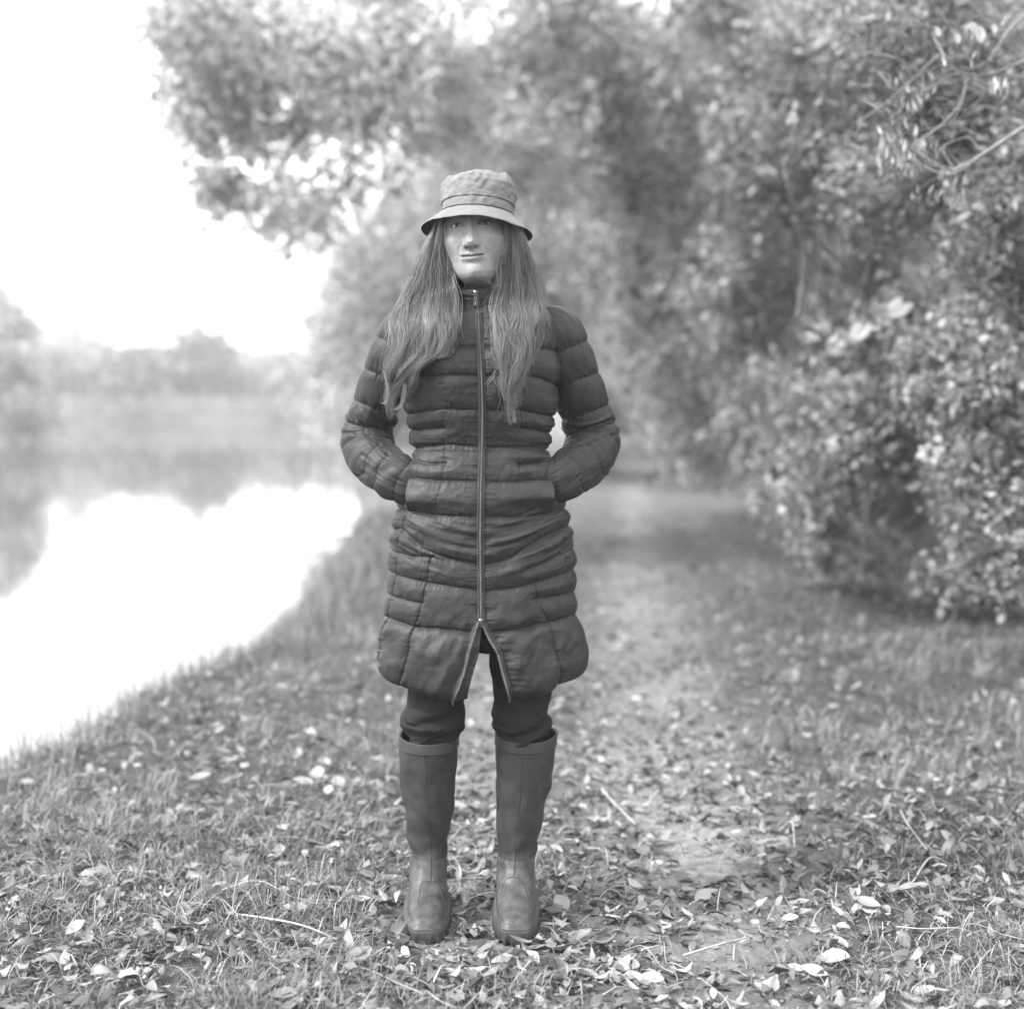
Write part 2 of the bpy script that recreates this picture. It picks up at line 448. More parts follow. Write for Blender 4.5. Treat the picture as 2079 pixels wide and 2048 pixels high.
# angle parameter: start at -aR (front right of zip), decreasing... use theta with y=-sin
th0 = aR[:, None]; th1 = -(2*pi-aL)[:, None]
TH = th0 + (th1-th0)*wrap[None, :]
ct, st = np.cos(TH), np.sin(TH)
pwr = pw[:, None]
TX = cx[:, None]+hw[:, None]*np.sign(ct)*np.abs(ct)**pwr
front = st > 0
TY = YC - np.where(front, df[:, None], db[:, None])*np.sign(st)*np.abs(st)**np.where(front, pwr, .9)
rowt = sstep(1290, 1393, ysamp)[:, None]
side = 1-np.abs(st)**1.5
lift = rowt*(.034*side*(TH > -pi) + .034*side*(TH <= -pi) + .06*np.where(st < 0, np.abs(st), 0))
topt = 1-sstep(600, 660, ysamp)[:, None]
lift = lift + topt*.012*np.where(st < 0, 1, -1)*np.abs(st)
TZ = zr[:, None]+lift
T3 = np.stack([TX, TY, TZ], -1)
# bust
fx = np.exp(-((np.abs(TX-cx[:, None])-.065)/.05)**2)*np.exp(-((ysamp[:, None]-745)/60.)**2)*np.clip(st, 0, 1)
T3[..., 1] -= .018*fx
bel = np.exp(-((TX-cx[:, None])/.09)**2)*np.exp(-((ysamp[:, None]-1010)/55.)**2)*np.clip(st, 0, 1)
T3[..., 1] -= .012*bel
nrm = grid_normals(T3)
if (nrm[NV//2, 5]*np.array([0, -1, 0])).sum() < 0: nrm = -nrm
FLIP_T = None
# picture position of every point; the back mirrors the front
M3 = T3.copy(); M3[..., 1] = np.where(st > 0, T3[..., 1], YC-(T3[..., 1]-YC))
px, py = unP(M3)
HSEAM = [
 SP(c2, (400, 372), (540, 398), (800, 402), (942, 400)), SP(c2, (985, 404), (1150, 405), (1300, 407), (1460, 428)),
 SP(c2, (400, 610), (560, 598), (700, 585), (942, 592)), SP(c2, (985, 592), (1200, 590), (1330, 602), (1460, 660)),
 SP(c2, (400, 850), (460, 842), (600, 825), (720, 808), (942, 812)), SP(c2, (985, 812), (1210, 815), (1380, 850), (1500, 868)),
 SP(c2, (400, 955), (480, 945), (600, 940), (715, 930)), SP(c2, (1215, 935), (1300, 943), (1460, 968)),
 SP(c2, (400, 1080), (500, 1065), (620, 1050), (720, 1040), (942, 1050)), SP(c2, (985, 1055), (1210, 1058), (1390, 1075), (1480, 1085)),
 SP(c2, (500, 1140), (620, 1160), (725, 1158)), SP(c2, (1210, 1165), (1340, 1160)),
 SP(c2, (400, 1240), (530, 1255), (700, 1270), (942, 1282)), SP(c2, (985, 1285), (1200, 1280), (1420, 1255), (1500, 1245)),
 SP(c2, (380, 1440), (480, 1470), (650, 1500), (942, 1512)), SP(c2, (985, 1512), (1300, 1505), (1480, 1460), (1560, 1430)),
 SP(c3, (150, 180), (205, 215), (300, 212), (420, 330), (560, 400), (700, 440), (885, 480)), SP(c3, (925, 480), (1100, 440), (1250, 345), (1450, 235), (1660, 150)),
 SP(c3, (120, 320), (170, 335), (260, 385), (400, 420), (540, 425)), SP(c3, (1660, 315), (1540, 392), (1380, 470), (1250, 520)),
 SP(c3, (110, 490), (165, 510), (245, 555), (480, 615), (700, 650), (885, 680)), SP(c3, (925, 684), (1100, 670), (1300, 622), (1550, 542), (1690, 490)),
 SP(c3, (110, 670), (152, 690), (225, 727), (330, 755), (450, 775)), SP(c3, (1310, 745), (1450, 725), (1580, 702), (1690, 660)),
 SP(c3, (90, 850), (120, 862), (195, 892), (390, 960), (600, 975), (830, 1003)), SP(c3, (980, 1003), (1200, 972), (1420, 922), (1560, 892), (1690, 850))]
VSEAM = [
 SP(c3, (325, 110), (300, 212), (268, 320), (250, 540), (222, 720), (190, 885), (160, 1000), (132, 1260), (130, 1400)),
 SP(c3, (512, 420), (483, 620), (430, 880), (385, 970), (340, 1200), (285, 1400)),
 SP(c3, (1510, 200), (1540, 390), (1570, 620), (1605, 850), (1640, 900)),
 SP(c3, (1320, 600), (1330, 745), (1375, 860), (1425, 930), (1450, 1100), (1492, 1300), (1480, 1420)),
 SP(c2, (690, 600), (715, 815), (722, 1050), (712, 1270), (650, 1500)),
 SP(c2, (1210, 815), (1207, 1060), (1205, 1280)),
 SP(c2, (495, 600), (510, 840), (524, 1000), (520, 1150)), SP(c2, (1445, 640), (1415, 860), (1405, 1050))]
dh = seg_dist(px, py, HSEAM, 1.3); dv = seg_dist(px, py, VSEAM[:4], .8); dvs = seg_dist(px, py, VSEAM[4:], .6)
zd = np.minimum(np.abs(px-np.where(py < 1238, zip_x(py), np.where(px < 978, vent_l(py), vent_r(py)))), 400)
topk = sstep(600, 650, ysamp)[:, None]
puff = .0108*(1-np.exp(-dh/13.))*(.58+.42*(1-np.exp(-dv/7.)))*(.90+.10*(1-np.exp(-dvs/3.)))
puff *= .45+.55*(1-np.exp(-zd/13.))
hemp = sstep(1230, 1290, py)
puff *= (1+.55*hemp)
crease = -.0032*np.exp(-(dh/1.7)**2)-.0028*np.exp(-(dv/1.4)**2)-.0012*np.exp(-(dvs/1.1)**2)
g1 = noise(px/3.0, py/26, seed=21)*np.exp(-dh/9.)*(1-np.exp(-dh/2.))*.0017
g2 = noise(px/34, py/3.6, seed=22)*np.exp(-zd/16.)*(1-np.exp(-zd/4.))*.0034
g3 = noise(py/4.5, px/30, seed=23)*np.exp(-np.minimum(dv, dvs)/7.)*.0019
xn = (px-977)/190.
drag = fbm((py+70*xn*xn*np.sign(1)+0*px)/11., px/95., seed=24, oct=2)*.0046*np.exp(-((py-1090)/62.)**2)
waist = noise(px/80., py/5.5, seed=25)*.0022*np.exp(-((py-905)/26.)**2)
fold = fbm(px/42., py/36., seed=26, oct=2)*.0024
fine = fbm((px+py*.4)/9., (py-px*.3)/13., seed=27, oct=2)*.0007
hemf = fbm((px-977)/26.+py/70., py/55., seed=28, oct=2)*.0050*hemp
disp = topk*(puff+crease+g1+g2+g3+drag+waist+hemf)+fold+fine
PKT = 0*px
# the pocket mouths: a welt raised in front of the wrist
for pts in (SP(c2, (520, 1130), (520, 1200), (498, 1300), (480, 1420)), SP(c2, (1380, 1085), (1398, 1180), (1408, 1290), (1414, 1400))):
    d = seg_dist(px, py, [pts]); q_ = np.array(pts); lx_ = np.interp(py, q_[:, 1], q_[:, 0]); ins = (px-lx_)*(1 if q_[0, 0] < 977 else -1)
    wy = sstep(q_[0, 1]-14, q_[0, 1]+12, py)*(1-sstep(q_[-1, 1]-6, q_[-1, 1]+22, py))
    disp = disp + front*wy*.0022*np.exp(-((ins-2.5)/2.)**2)
    PKT = PKT + front*wy*.036*sstep(-2., 2.5, ins)*np.exp(-np.maximum(ins, 0)/48.)
T4 = T3 + nrm*disp[..., None]
T4[..., 1] -= PKT
# the hem turns under
kk = sstep(1372, 1393, ysamp)[:, None]
ctr = np.stack([cx, cx*0+YC, zr], -1)[:, None]
T4[..., :2] = ctr[..., :2]+(T4[..., :2]-ctr[..., :2])*(1-.10*kk[..., None]**2)
coat = pmesh('coat', T4, grid_faces(NV, NU, flip=True), M['jacket'], person)
coat['label'] = 'dark grey knee length quilted puffer coat, zipped, hem open at the front'
# lining: the same shell 14 mm inside, coarser
sub = T3[::8, ::6]-nrm[::8, ::6]*.006
sub = np.concatenate([sub, (T3[-1:, ::6]-nrm[-1:, ::6]*.004)*1.0], 0)
keep = ysamp[::8] > 640
sub = sub[np.concatenate([keep, [True]])]
pmesh('lining', sub, grid_faces(sub.shape[0], sub.shape[1]), M['jacket_dark'], coat)
# facing strips along the open vent (the fabric beyond the teeth)
def torso_front(x, z):
    """front surface y of the coat near world x, z (arrays)"""
    x = np.atleast_1d(np.asarray(x, float)); z = np.atleast_1d(np.asarray(z, float))
    i = np.interp(-z, -zr, np.arange(NV)); ii = np.clip(i.astype(int), 0, NV-1)
    q = np.clip(np.abs((x-cx[ii])/hw[ii]), 0, .995)
    s = np.sqrt(1-np.minimum(q**(2/pw[ii]), 1))
    return YC-df[ii]*s**pw[ii]
# zip: tapes, teeth, sliders, pull
def on_front(xp, yp, off):
    y0 = YC-.13
    for _ in range(4):
        p = P(xp, yp, y0); y0 = torso_front(p[0], p[2])[0]-off
    return P(xp, yp, y0)
FRI = np.clip(np.searchsorted(-zr, -np.linspace(zr[0], zr[-1], 10)), 0, NV-1)
def edge_pt(yp, sidex, off=(0, 0, 0)):
    i = int(np.clip(np.interp(yp, ysamp, np.arange(NV)), 0, NV-1))
    return T4[i, 0 if sidex > 0 else -1]+np.array(off)
zy = np.linspace(640, 1238, 150)
for s in (-1, 1):
    A = np.array([(edge_pt(y, 1)+edge_pt(y, -1))/2 for y in zy]); A[:, 1] = smooth1(A[:, 1], 6)-.0035; A[:, 0] = smooth1(A[:, 0], 6)
    strip = np.stack([A+np.array([s*.0012, 0, 0]), A+np.array([s*.0040, -.0022, 0]), A+np.array([s*.0075, -.0018, 0]), A+np.array([s*.0092, .006, 0])], 1)
    pmesh('zip_tape', strip, grid_faces(len(zy), 4, flip=(s > 0)), M['zip_tape'], coat)
def teeth(path, name='zip_teeth', hw_=.0022, every=1):
    tb = Bag()
    L = np.concatenate([[0], np.cumsum(np.linalg.norm(np.diff(path, axis=0), axis=1))])
    for k, l in enumerate(np.arange(0, L[-1], .0036)):
        c = np.array([np.interp(l, L, path[:, i]) for i in range(3)])
        c2_ = np.array([np.interp(l+.001, L, path[:, i]) for i in range(3)]); t = c2_-c; t /= np.linalg.norm(t)+1e-9
        sx = np.cross(t, (0, 1, 0)); sx /= np.linalg.norm(sx)+1e-9
        o = (.0007 if k % 2 else -.0007)
        B = np.array([[a, b, e] for a in (-1, 1) for b in (-1, 1) for e in (-1, 1)], float)
        Vb = c + sx*(B[:, :1]*hw_*.8+o) + np.array([0, 1, 0])*B[:, 1:2]*.0014 + t*B[:, 2:]*.0011
        tb.add(Vb-PB, np.array([[0, 1, 3, 2], [4, 6, 7, 5], [0, 4, 5, 1], [2, 3, 7, 6], [0, 2, 6, 4], [1, 5, 7, 3]]))
    o = tb.build(name, M['metal_dark'], coat, smooth=False); o['kind'] = 'stuff'
teeth(np.array([A_ for A_ in A])+np.array([0, -.003, 0]))
vy = np.linspace(1240, 1392, 60)
for s in (-1, 1):
    if s < 0: xs_ = np.interp(vy, [1238, 1248, 1293, 1330, 1364, 1393], [975, 970, 955, 945, 934, 919])
    else: xs_ = vent_r(vy)-1
    pts = []
    for xq, yq in zip(xs_, vy):
        i = int(np.clip(np.interp(yq, ysamp, np.arange(NV)), 0, NV-1))
        row = T4[i, :200] if s > 0 else T4[i, -200:]
        rx, _ = unP(row); j = int(np.argmin(np.abs(rx-xq))); pts.append(row[j])
    pts = np.array(pts)
    for k in range(3): pts[:, k] = smooth1(pts[:, k], 3)
    teeth(pts+np.array([0, -.004, 0]), hw_=.0024)
    tape = np.stack([pts+(-s*.004, -.003, 0), pts+(s*.001, -.0048, 0), pts+(s*.006, -.003, 0), pts+(s*.010, .004, 0)], 1)
    pmesh('zip_tape', tape, grid_faces(len(vy), 4, flip=(s > 0)), M['zip_tape'], coat)
    e = pts[-1]+np.array([0, -.004, -.006]); st_ = Bag()
    st_.tube(np.array([e+(0, 0, .007), e, e+(0, 0, -.006)])-PB, [.0026, .0028, .0022], 8); st_.build('zip_stop', M['metal'], coat)
def box_at(c, h, B=None):
    B = np.array([[a, b, e] for a in (-1, 1) for b in (-1, 1) for e in (-1, 1)], float)*np.array(h)
    return B+np.array(c), np.array([[0, 1, 3, 2], [4, 6, 7, 5], [0, 4, 5, 1], [2, 3, 7, 6], [0, 2, 6, 4], [1, 5, 7, 3]])
def slider(c, name, up=True, L=.030):
    b_ = Bag(); c = np.array(c)-PB
    b_.add(*box_at(c, (.0048, .0022, .0045))); b_.tube(np.array([c+(0, -.003, .004), c+(0, -.0055, .001), c+(0, -.004, -.005)]), .0012, 6)
    b_.build(name, M['metal'], coat, smooth=False)
    p = Bag(); q = c+np.array([0, -.006, -.004])
    ring = [q+(math.sin(a)*.0030, 0, -.004+math.cos(a)*.0040) for a in np.linspace(0, 2*pi, 13)]
    p.tube(np.array(ring), .0008, 5)
    if L > .02:
        fr = np.array([(-.0030, 0, -.008), (-.0036, 0, -.016), (-.0044, -.0005, -L), (.0044, -.0005, -L), (.0036, 0, -.016), (.0030, 0, -.008), (-.0030, 0, -.008)])+q
        p.tube(np.vstack([np.linspace(fr[i], fr[i+1], 4) for i in range(6)]), .0010, 5)
        p.add(*box_at(q+(0, .0006, -(L+.014)/2), (.0030, .0004, (L-.015)/2)))
    p.build('zip_pull', M['metal'], coat, smooth=False)
e = (edge_pt(1238, 1)+edge_pt(1238, -1))/2
slider(e+(0, -.008, -.002), 'zip_slider', L=.010)

# ---- collar
cy_ = np.linspace(0, 1, 46); nu = 200
cu = np.linspace(0, 1, nu)
ca = pi/2 - .03 - cu*(2*pi-.06)
CZ0 = P(968, 648, YC-.10)[2]; CZ1 = P(968, 589, YC-.07)[2]
G = np.zeros((len(cy_), nu, 3))
for i, t in enumerate(cy_):
    wv = np.interp(t, [0, .25, .6, 1], [.080, .072, .0655, .0655]); dp = np.interp(t, [0, .25, .6, 1], [.096, .080, .070, .068])
    z = CZ0+(CZ1-CZ0)*t + t*.030*(1-np.sin(ca))/2*1.3
    G[i, :, 0] = P(969, 600, YC)[0]+wv*np.cos(ca); G[i, :, 1] = YC-.005-dp*np.sin(ca); G[i, :, 2] = z
n_ = grid_normals(G); 
if n_[20, 2, 1] > 0: n_ = -n_
az = (ca*7)[None, :]; tt = cy_[:, None]
dd = .0055*(1-np.exp(-np.abs(tt-.52)/.10)) + .0022*fbm(G[..., 2]*110, ca[None]*1.6+0*tt, seed=41) + .0016*noise(ca[None]*10+0*tt, tt*3, seed=42)*np.exp(-np.abs(tt-.52)/.2)
dd -= .004*np.exp(-((tt-.98)/.05)**2)
outer = G+n_*dd[..., None]
innr = G[::-1]-n_[::-1]*.010
CG = np.vstack([outer, innr[:30]])
pmesh('collar', CG, grid_faces(CG.shape[0], nu, flip=True), M['jacket_dark'], coat)
zc = np.array([[P(969, 600, YC)[0]+.0, YC-.005-np.interp(t, [0, .25, .6, 1], [.096, .080, .070, .068])-.0055, CZ0+(CZ1-CZ0)*t] for t in np.linspace(-.02, .97, 30)])
zc[:, 0] += np.linspace(.004, -.001, 30)
teeth(zc+np.array([0, -.001, 0]))
for s in (-1, 1):
    strip = np.stack([zc+(s*.0012, 0, 0), zc+(s*.0045, -.0006, 0), zc+(s*.0085, .005, 0)], 1)
    pmesh('zip_tape', strip, grid_faces(30, 3, flip=(s > 0)), M['zip_tape'], coat)
slider(zc[-1]+np.array([-.001, -.004, -.004]), 'zip_slider', L=.036)
# folded hood roll behind the collar
hb = Bag(); a = np.linspace(-.25, pi+.25, 40)
C = np.stack([P(975, 600, YC)[0]+.100*np.cos(a), YC+.02+.085*np.sin(a), P(975, 618, YC)[2]+.012*np.sin(a)+0*a], -1)
C += .003*rand_dirs(40, np.random.default_rng(5))
hb.tube(C-PB, .024+.004*np.sin(a*9), 14); hb.build('folded_hood', M['jacket_dark'], coat)

# ---- sleeves
def sleeve(cen, rad, Ys, rings, seed, flipx):
    pts = np.array([P(*c2(x, y), Y) for (x, y), Y in zip(cen, Ys)])
    n, m = 300, 190
    C = catmull(pts, n); Rr = catmull(np.array([[r, 0, 0] for r in rad], float), n)[:, 0]/2900.
    T, N, B = frames(C, up=(0, 1, 0))
    a = np.linspace(0, 2*pi, m, endpoint=False)
    arc = np.concatenate([[0], np.cumsum(np.linalg.norm(np.diff(C, axis=0), axis=1))])
    # cap at the shoulder end
    tcap = np.clip(arc/.06, 0, 1); cap = np.sqrt(np.clip(1-(1-tcap)**2, .0, 1))
    rr = Rr*(.55+.45*cap)
    Gs = C[:, None]+rr[:, None, None]*(np.cos(a)[None, :, None]*N[:, None]+np.sin(a)[None, :, None]*B[:, None])
    sq_ = 1-.40*sstep(.70, .86, arc/arc[-1])
    Gs[..., 1] = C[:, None, 1]+(Gs[..., 1]-C[:, None, 1])*sq_[:, None]
    qx, qy = unP(Gs)
    nn = grid_normals(Gs, True)
    rad_dir = Gs-C[:, None]
    if (nn*rad_dir).sum() < 0: nn = -nn
    s = arc[:, None]+.004*np.cos(a*2+seed)[None]+0*a[None]
    L = arc[-1]
    # seam rings given as picture polylines
    dr = seg_dist(qx, qy, rings, .8)
    el = np.exp(-((arc-arc[int(n*.48)])/.075)**2)[:, None]; fa = sstep(.5, .75, arc/L)[:, None]
    d2_ = seg_dist(qx, qy, rings[4:], .8)
    d = .0075*(1-np.exp(-seg_dist(qx, qy, rings[:4], .8)/12.))*(.6+.4*(1-np.exp(-d2_/5.))) - .0014*np.exp(-(dr/1.6)**2)
    ah = a[None]+0*s
    pa = np.stack([np.cos(ah), np.sin(ah)], -1)
    d = d + noise(pa[..., 0]*9, pa[..., 1]*9, s*28, seed=seed)*.0022*np.exp(-dr/10.)
    d = d + fbm(s*75+pa[..., 0]*1.2, pa[..., 1]*1.1, seed=seed+1, oct=2)*(.0040*el+.0016*fa)
    d = d + fbm(pa[..., 0]*1.6, pa[..., 1]*1.6, s*16, seed=seed+2)*.0030
    Gs = Gs+nn*d[..., None]
    # soft closed end inside the pocket
    o = pmesh('sleeve', Gs, grid_faces(n, m, True, flip=False), M['jacket'], coat)
    return C, Rr
rL = [SP(c2, (200, 300), (300, 345), (430, 392), (560, 400)), SP(c2, (150, 520), (200, 545), (300, 585), (440, 640)), SP(c2, (90, 720), (140, 755), (290, 812), (460, 850)),
      SP(c2, (40, 880), (110, 900), (260, 930), (420, 930)), SP(c2, (30, 985), (90, 965), (200, 985), (400, 1060)),
      SP(c2, (110, 1240), (190, 1230), (215, 1130), (290, 1060)), SP(c2, (200, 1350), (265, 1330), (285, 1200), (350, 1110)), SP(c2, (300, 1420), (385, 1400), (400, 1290), (490, 1160))]
C_L, _ = sleeve([(560, 225), (480, 268), (402, 375), (335, 560), (285, 740), (230, 900), (215, 1020), (262, 1140), (350, 1220), (440, 1275), (540, 1310), (610, 1330)],
       [100, 128, 140, 140, 152, 160, 160, 150, 141, 135, 120, 90], [3.40, 3.405, 3.41, 3.425, 3.45, 3.475, 3.465, 3.42, 3.37, 3.345, 3.352, 3.375], rL, 51, 1)
rR = [SP(c2, (1400, 440), (1475, 432), (1560, 400), (1680, 350)), SP(c2, (1420, 670), (1500, 650), (1620, 605), (1760, 560)), SP(c2, (1480, 880), (1600, 850), (1700, 815), (1820, 765)),
      SP(c2, (1480, 985), (1620, 955), (1740, 920), (1880, 880)), SP(c2, (1480, 1080), (1620, 1040), (1740, 1000), (1900, 960)),
      SP(c2, (1640, 1030), (1700, 1120), (1760, 1250), (1820, 1290)), SP(c2, (1540, 1130), (1585, 1180), (1600, 1290), (1640, 1380)), SP(c2, (1430, 1150), (1450, 1250), (1450, 1400))]
C_R, _ = sleeve([(1345, 215), (1425, 262), (1502, 370), (1565, 560), (1615, 740), (1660, 900), (1680, 1020), (1640, 1130), (1560, 1205), (1480, 1260), (1390, 1300), (1320, 1320)],
       [100, 128, 140, 144, 160, 170, 174, 160, 145, 138, 122, 90], [3.40, 3.405, 3.41, 3.425, 3.45, 3.475, 3.465, 3.42, 3.37, 3.345, 3.352, 3.375], rR, 61, -1)

# ---- head and neck (one continuous body mesh, widening to the shoulders under the coat)
HR = np.array([  # local z, half width, front, back, y shift
 (.112, .004, .006, .006, .0), (.108, .030, .034, .034, 0), (.095, .044, .048, .06, 0), (.07, .052, .060, .078, 0), (.035, .063, .075, .088, 0), (.0, .0705, .087, .098, 0),
 (-.025, .0705, .088, .094, 0), (-.05, .066, .088, .084, 0), (-.07, .0605, .088, .072, 0), (-.088, .0545, .087, .058, 0), (-.102, .048, .0875, .050, 0), (-.112, .039, .0835, .050, 0),
 (-.118, .032, .074, .05, 0), (-.123, .033, .057, .05, 0), (-.128, .039, .034, .052, 0), (-.136, .045, .014, .056, 0), (-.15, .047, .006, .062, 0), (-.19, .050, .008, .066, 0),
 (-.225, .058, .024, .07, 0), (-.25, .09, .04, .075, 0), (-.275, .14, .06, .08, 0), (-.33, .155, .075, .085, 0), (-.55, .125, .085, .08, 0), (-.75, .15, .09, .1, 0)])
arcH = np.concatenate([[0], np.cumsum(np.hypot(np.diff(HR[:, 0]), np.diff(HR[:, 2])))])
nvh, nuh = 460, 420
sv = np.interp(np.linspace(0, 1, nvh), [0, .10, .84, .90, 1], [0, .09, .36, .45, arcH[-1]])
hz, hwid, hf, hbk = [smooth1(np.interp(sv, arcH, HR[:, k]), 9) for k in range(4)]
uu = np.linspace(0, 1, nuh, endpoint=False)
ang = np.interp(uu, [0, .42, .58, 1], [-pi/2+0, pi*.28, pi*.72, 3*pi/2]) if False else 2*pi*(uu+.115*np.sin(2*pi*uu)*1.0)   # dense near 0
ang = ang  # 0 = front
sx = np.sin(ang)[None]; cf = np.cos(ang)[None]
# concentrate columns at the front: invert
ang = 2*pi*(uu-.105*np.sin(2*pi*uu)); sx = np.sin(ang)[None]; cf = np.cos(ang)[None]
# widths taper towards the front of the jaw
HXg = hwid[:, None]*np.sign(sx)*np.abs(sx)**.92
HYg = np.where(cf > 0, hf[:, None], hbk[:, None])*np.sign(cf)*np.abs(cf)**.88
HZg = hz[:, None]+0*HXg
x, z = HXg, HZg; fr = sstep(.0, .03, HYg)*(cf > 0)
def gs(a, s): return np.exp(-(a/s)**2)
f = 0*x
ax_ = np.abs(x)
# nose
zn = np.clip((-z)/.044, 0, 1.0)
ridge = np.interp(-z, [-.03, -.01, .0, .015, .030, .040, .0475, .053, .058], [.002, .0035, .0055, .0100, .0152, .0190, .0160, .0060, .0010])
wdt = np.interp(-z, [-.02, .0, .02, .034, .044, .05], [.0075, .0072, .0088, .0100, .0088, .0075])
f += ridge*gs(x, wdt)
f += .0062*gs(ax_-.0108, .0044)*gs(z+.0445, .0055)            # nostril wings
f -= .0060*gs(ax_-.0062, .0028)*gs(z+.0510, .0020)            # nostrils
f -= .0010*gs(ax_-.0175, .0035)*gs(z+.043, .008)               # wing crease
# brow, sockets, cheeks
f += .004*gs(z-.020, .010)*gs(ax_-.028, .03)
f -= .0062*gs(ax_-.029, .0165)*gs(z-.001, .0125)
f -= .003*gs(ax_-.014, .007)*gs(z-.004, .012)
f += .0045*gs(ax_-.040, .018)*gs(z+.030, .018)
f -= .0028*gs(ax_-.045, .014)*gs(z+.068, .02)
# eyelids bulging over the ball, lid crease, bags
ex = (ax_-.030)
el_ = gs(ex, .0155)*gs(z, .0085)
f += .0062*el_
f -= .0018*gs(z-.0075-.0016*(1-(ex/.015)**2), .0013)*gs(ex, .014)
f -= .0012*gs(z+.0098-.001*(ex/.013)**2, .0018)*gs(ex, .015)
opn = 1-np.sqrt((ex/.0140)**2+((z+.0003)/np.where(z > 0, .0046, .0040))**2)
f -= .0060*sstep(-.02, .16, opn)
# mouth
zm = -.0680+.0010*(np.minimum(ax_, .027)/.025)**2-.0007*gs(x, .004)
lip = np.clip(1-(ax_/.0278)**2, 0, 1)**.7
f += .0022*gs(z-zm-.0046, .0038)*lip*(1-.3*gs(x, .0035)) + .0034*gs(z-zm+.0060, .0044)*lip
f -= .0026*gs(z-zm, .0014)*sstep(.0280, .0205, ax_)
f -= .0009*gs(ax_-.0265, .0035)*gs(z-zm, .0040)
f -= .0020*gs(z-zm+.0150, .0055)*gs(x, .02)
f -= .0006*gs(x, .0024)*gs(z+.059, .004)                      # philtrum
f += .0005*gs(ax_-.0042, .0018)*gs(z+.059, .004)
# smile folds
xf = np.interp(-z, [.040, .050, .062, .075], [.0190, .0245, .0290, .0305])
f -= .0009*gs(ax_-xf, .0024)*sstep(.038, .046, -z)*sstep(.080, .068, -z)
f += .0009*gs(ax_-xf-.008, .008)*sstep(.038, .046, -z)*sstep(.080, .066, -z)
# chin
f += .0035*gs(x, .017)*gs(z+.100, .013)
HYg = HYg+f*fr
HXg = HXg+np.sign(x)*.004*gs(z+.035, .022)*(cf > .1)
# ears
ear = gs(z+.012, .026)*gs(HYg+.006, .015)
HXg = HXg+np.sign(x)*.014*ear
HYg = HYg+.0006*fbm(HXg*140, HZg*140, seed=31)*fr*.5
HL = np.stack([HXg, -HYg, HZg], -1)
HEADC = P(966, 465, 3.385)
Rh = (Matrix.Rotation(radians(-4.5), 3, 'Y') @ Matrix.Rotation(radians(-7), 3, 'Z') @ Matrix.Rotation(radians(-1.5), 3, 'X'))
Rn = np.array(Rh)
def headT(V):
    V = np.asarray(V, float); return V*1.05@Rn.T+HEADC
wn = sstep(-.14, -.24, HZg)[..., None]
shl = HL+HEADC
BG = headT(HL)*(1-wn)+shl*wn
lipm = (gs(z-zm-.0028, .0034)+gs(z-zm+.0042, .0040))*(1-sstep(.02, .026, ax_))*fr
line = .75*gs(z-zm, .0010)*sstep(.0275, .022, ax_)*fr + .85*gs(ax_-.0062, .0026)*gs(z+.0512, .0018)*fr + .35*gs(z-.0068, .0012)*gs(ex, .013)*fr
brow = gs(z-.020-.004*(1-(ex/.02)**2), .0035)*gs(ex, .017)*fr
m, nt, b = principled('skin')
a1 = nd(nt, 'ShaderNodeAttribute', attribute_name='lip'); a2 = nd(nt, 'ShaderNodeAttribute', attribute_name='dark')
r1, _ = mix_noise(nt, b, .20, .245, 95, 7)
m1 = nd(nt, 'ShaderNodeMix', data_type='FLOAT'); m1.inputs[3].default_value = .12
nt.links.new(a1.outputs['Fac'], m1.inputs[0]); nt.links.new(r1.outputs[0], m1.inputs[2])
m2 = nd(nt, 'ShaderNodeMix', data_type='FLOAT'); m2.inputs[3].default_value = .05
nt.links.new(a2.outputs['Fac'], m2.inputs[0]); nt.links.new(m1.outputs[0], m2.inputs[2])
nt.links.new(m2.outputs[0], b.inputs['Base Color'])
b.inputs['Roughness'].default_value = .62; b.inputs['Specular IOR Level'].default_value = .3; b.inputs['Subsurface Weight'].default_value = .15
b.inputs['Subsurface Radius'].default_value = (.006, .006, .006); b.inputs['Subsurface Scale'].default_value = .6
add_bump(nt, b, 420, .22, .0008, None, 6)
body = mesh_np('body', BG.reshape(-1, 3)-PB, grid_faces(nvh, nuh, True), m, person,
               attrs={'lip': np.clip(lipm*.75, 0, 1).ravel(), 'dark': np.clip(line+.6*brow, 0, 1).ravel()})
body['label'] = 'fair skinned face with a faint closed smile, and neck'
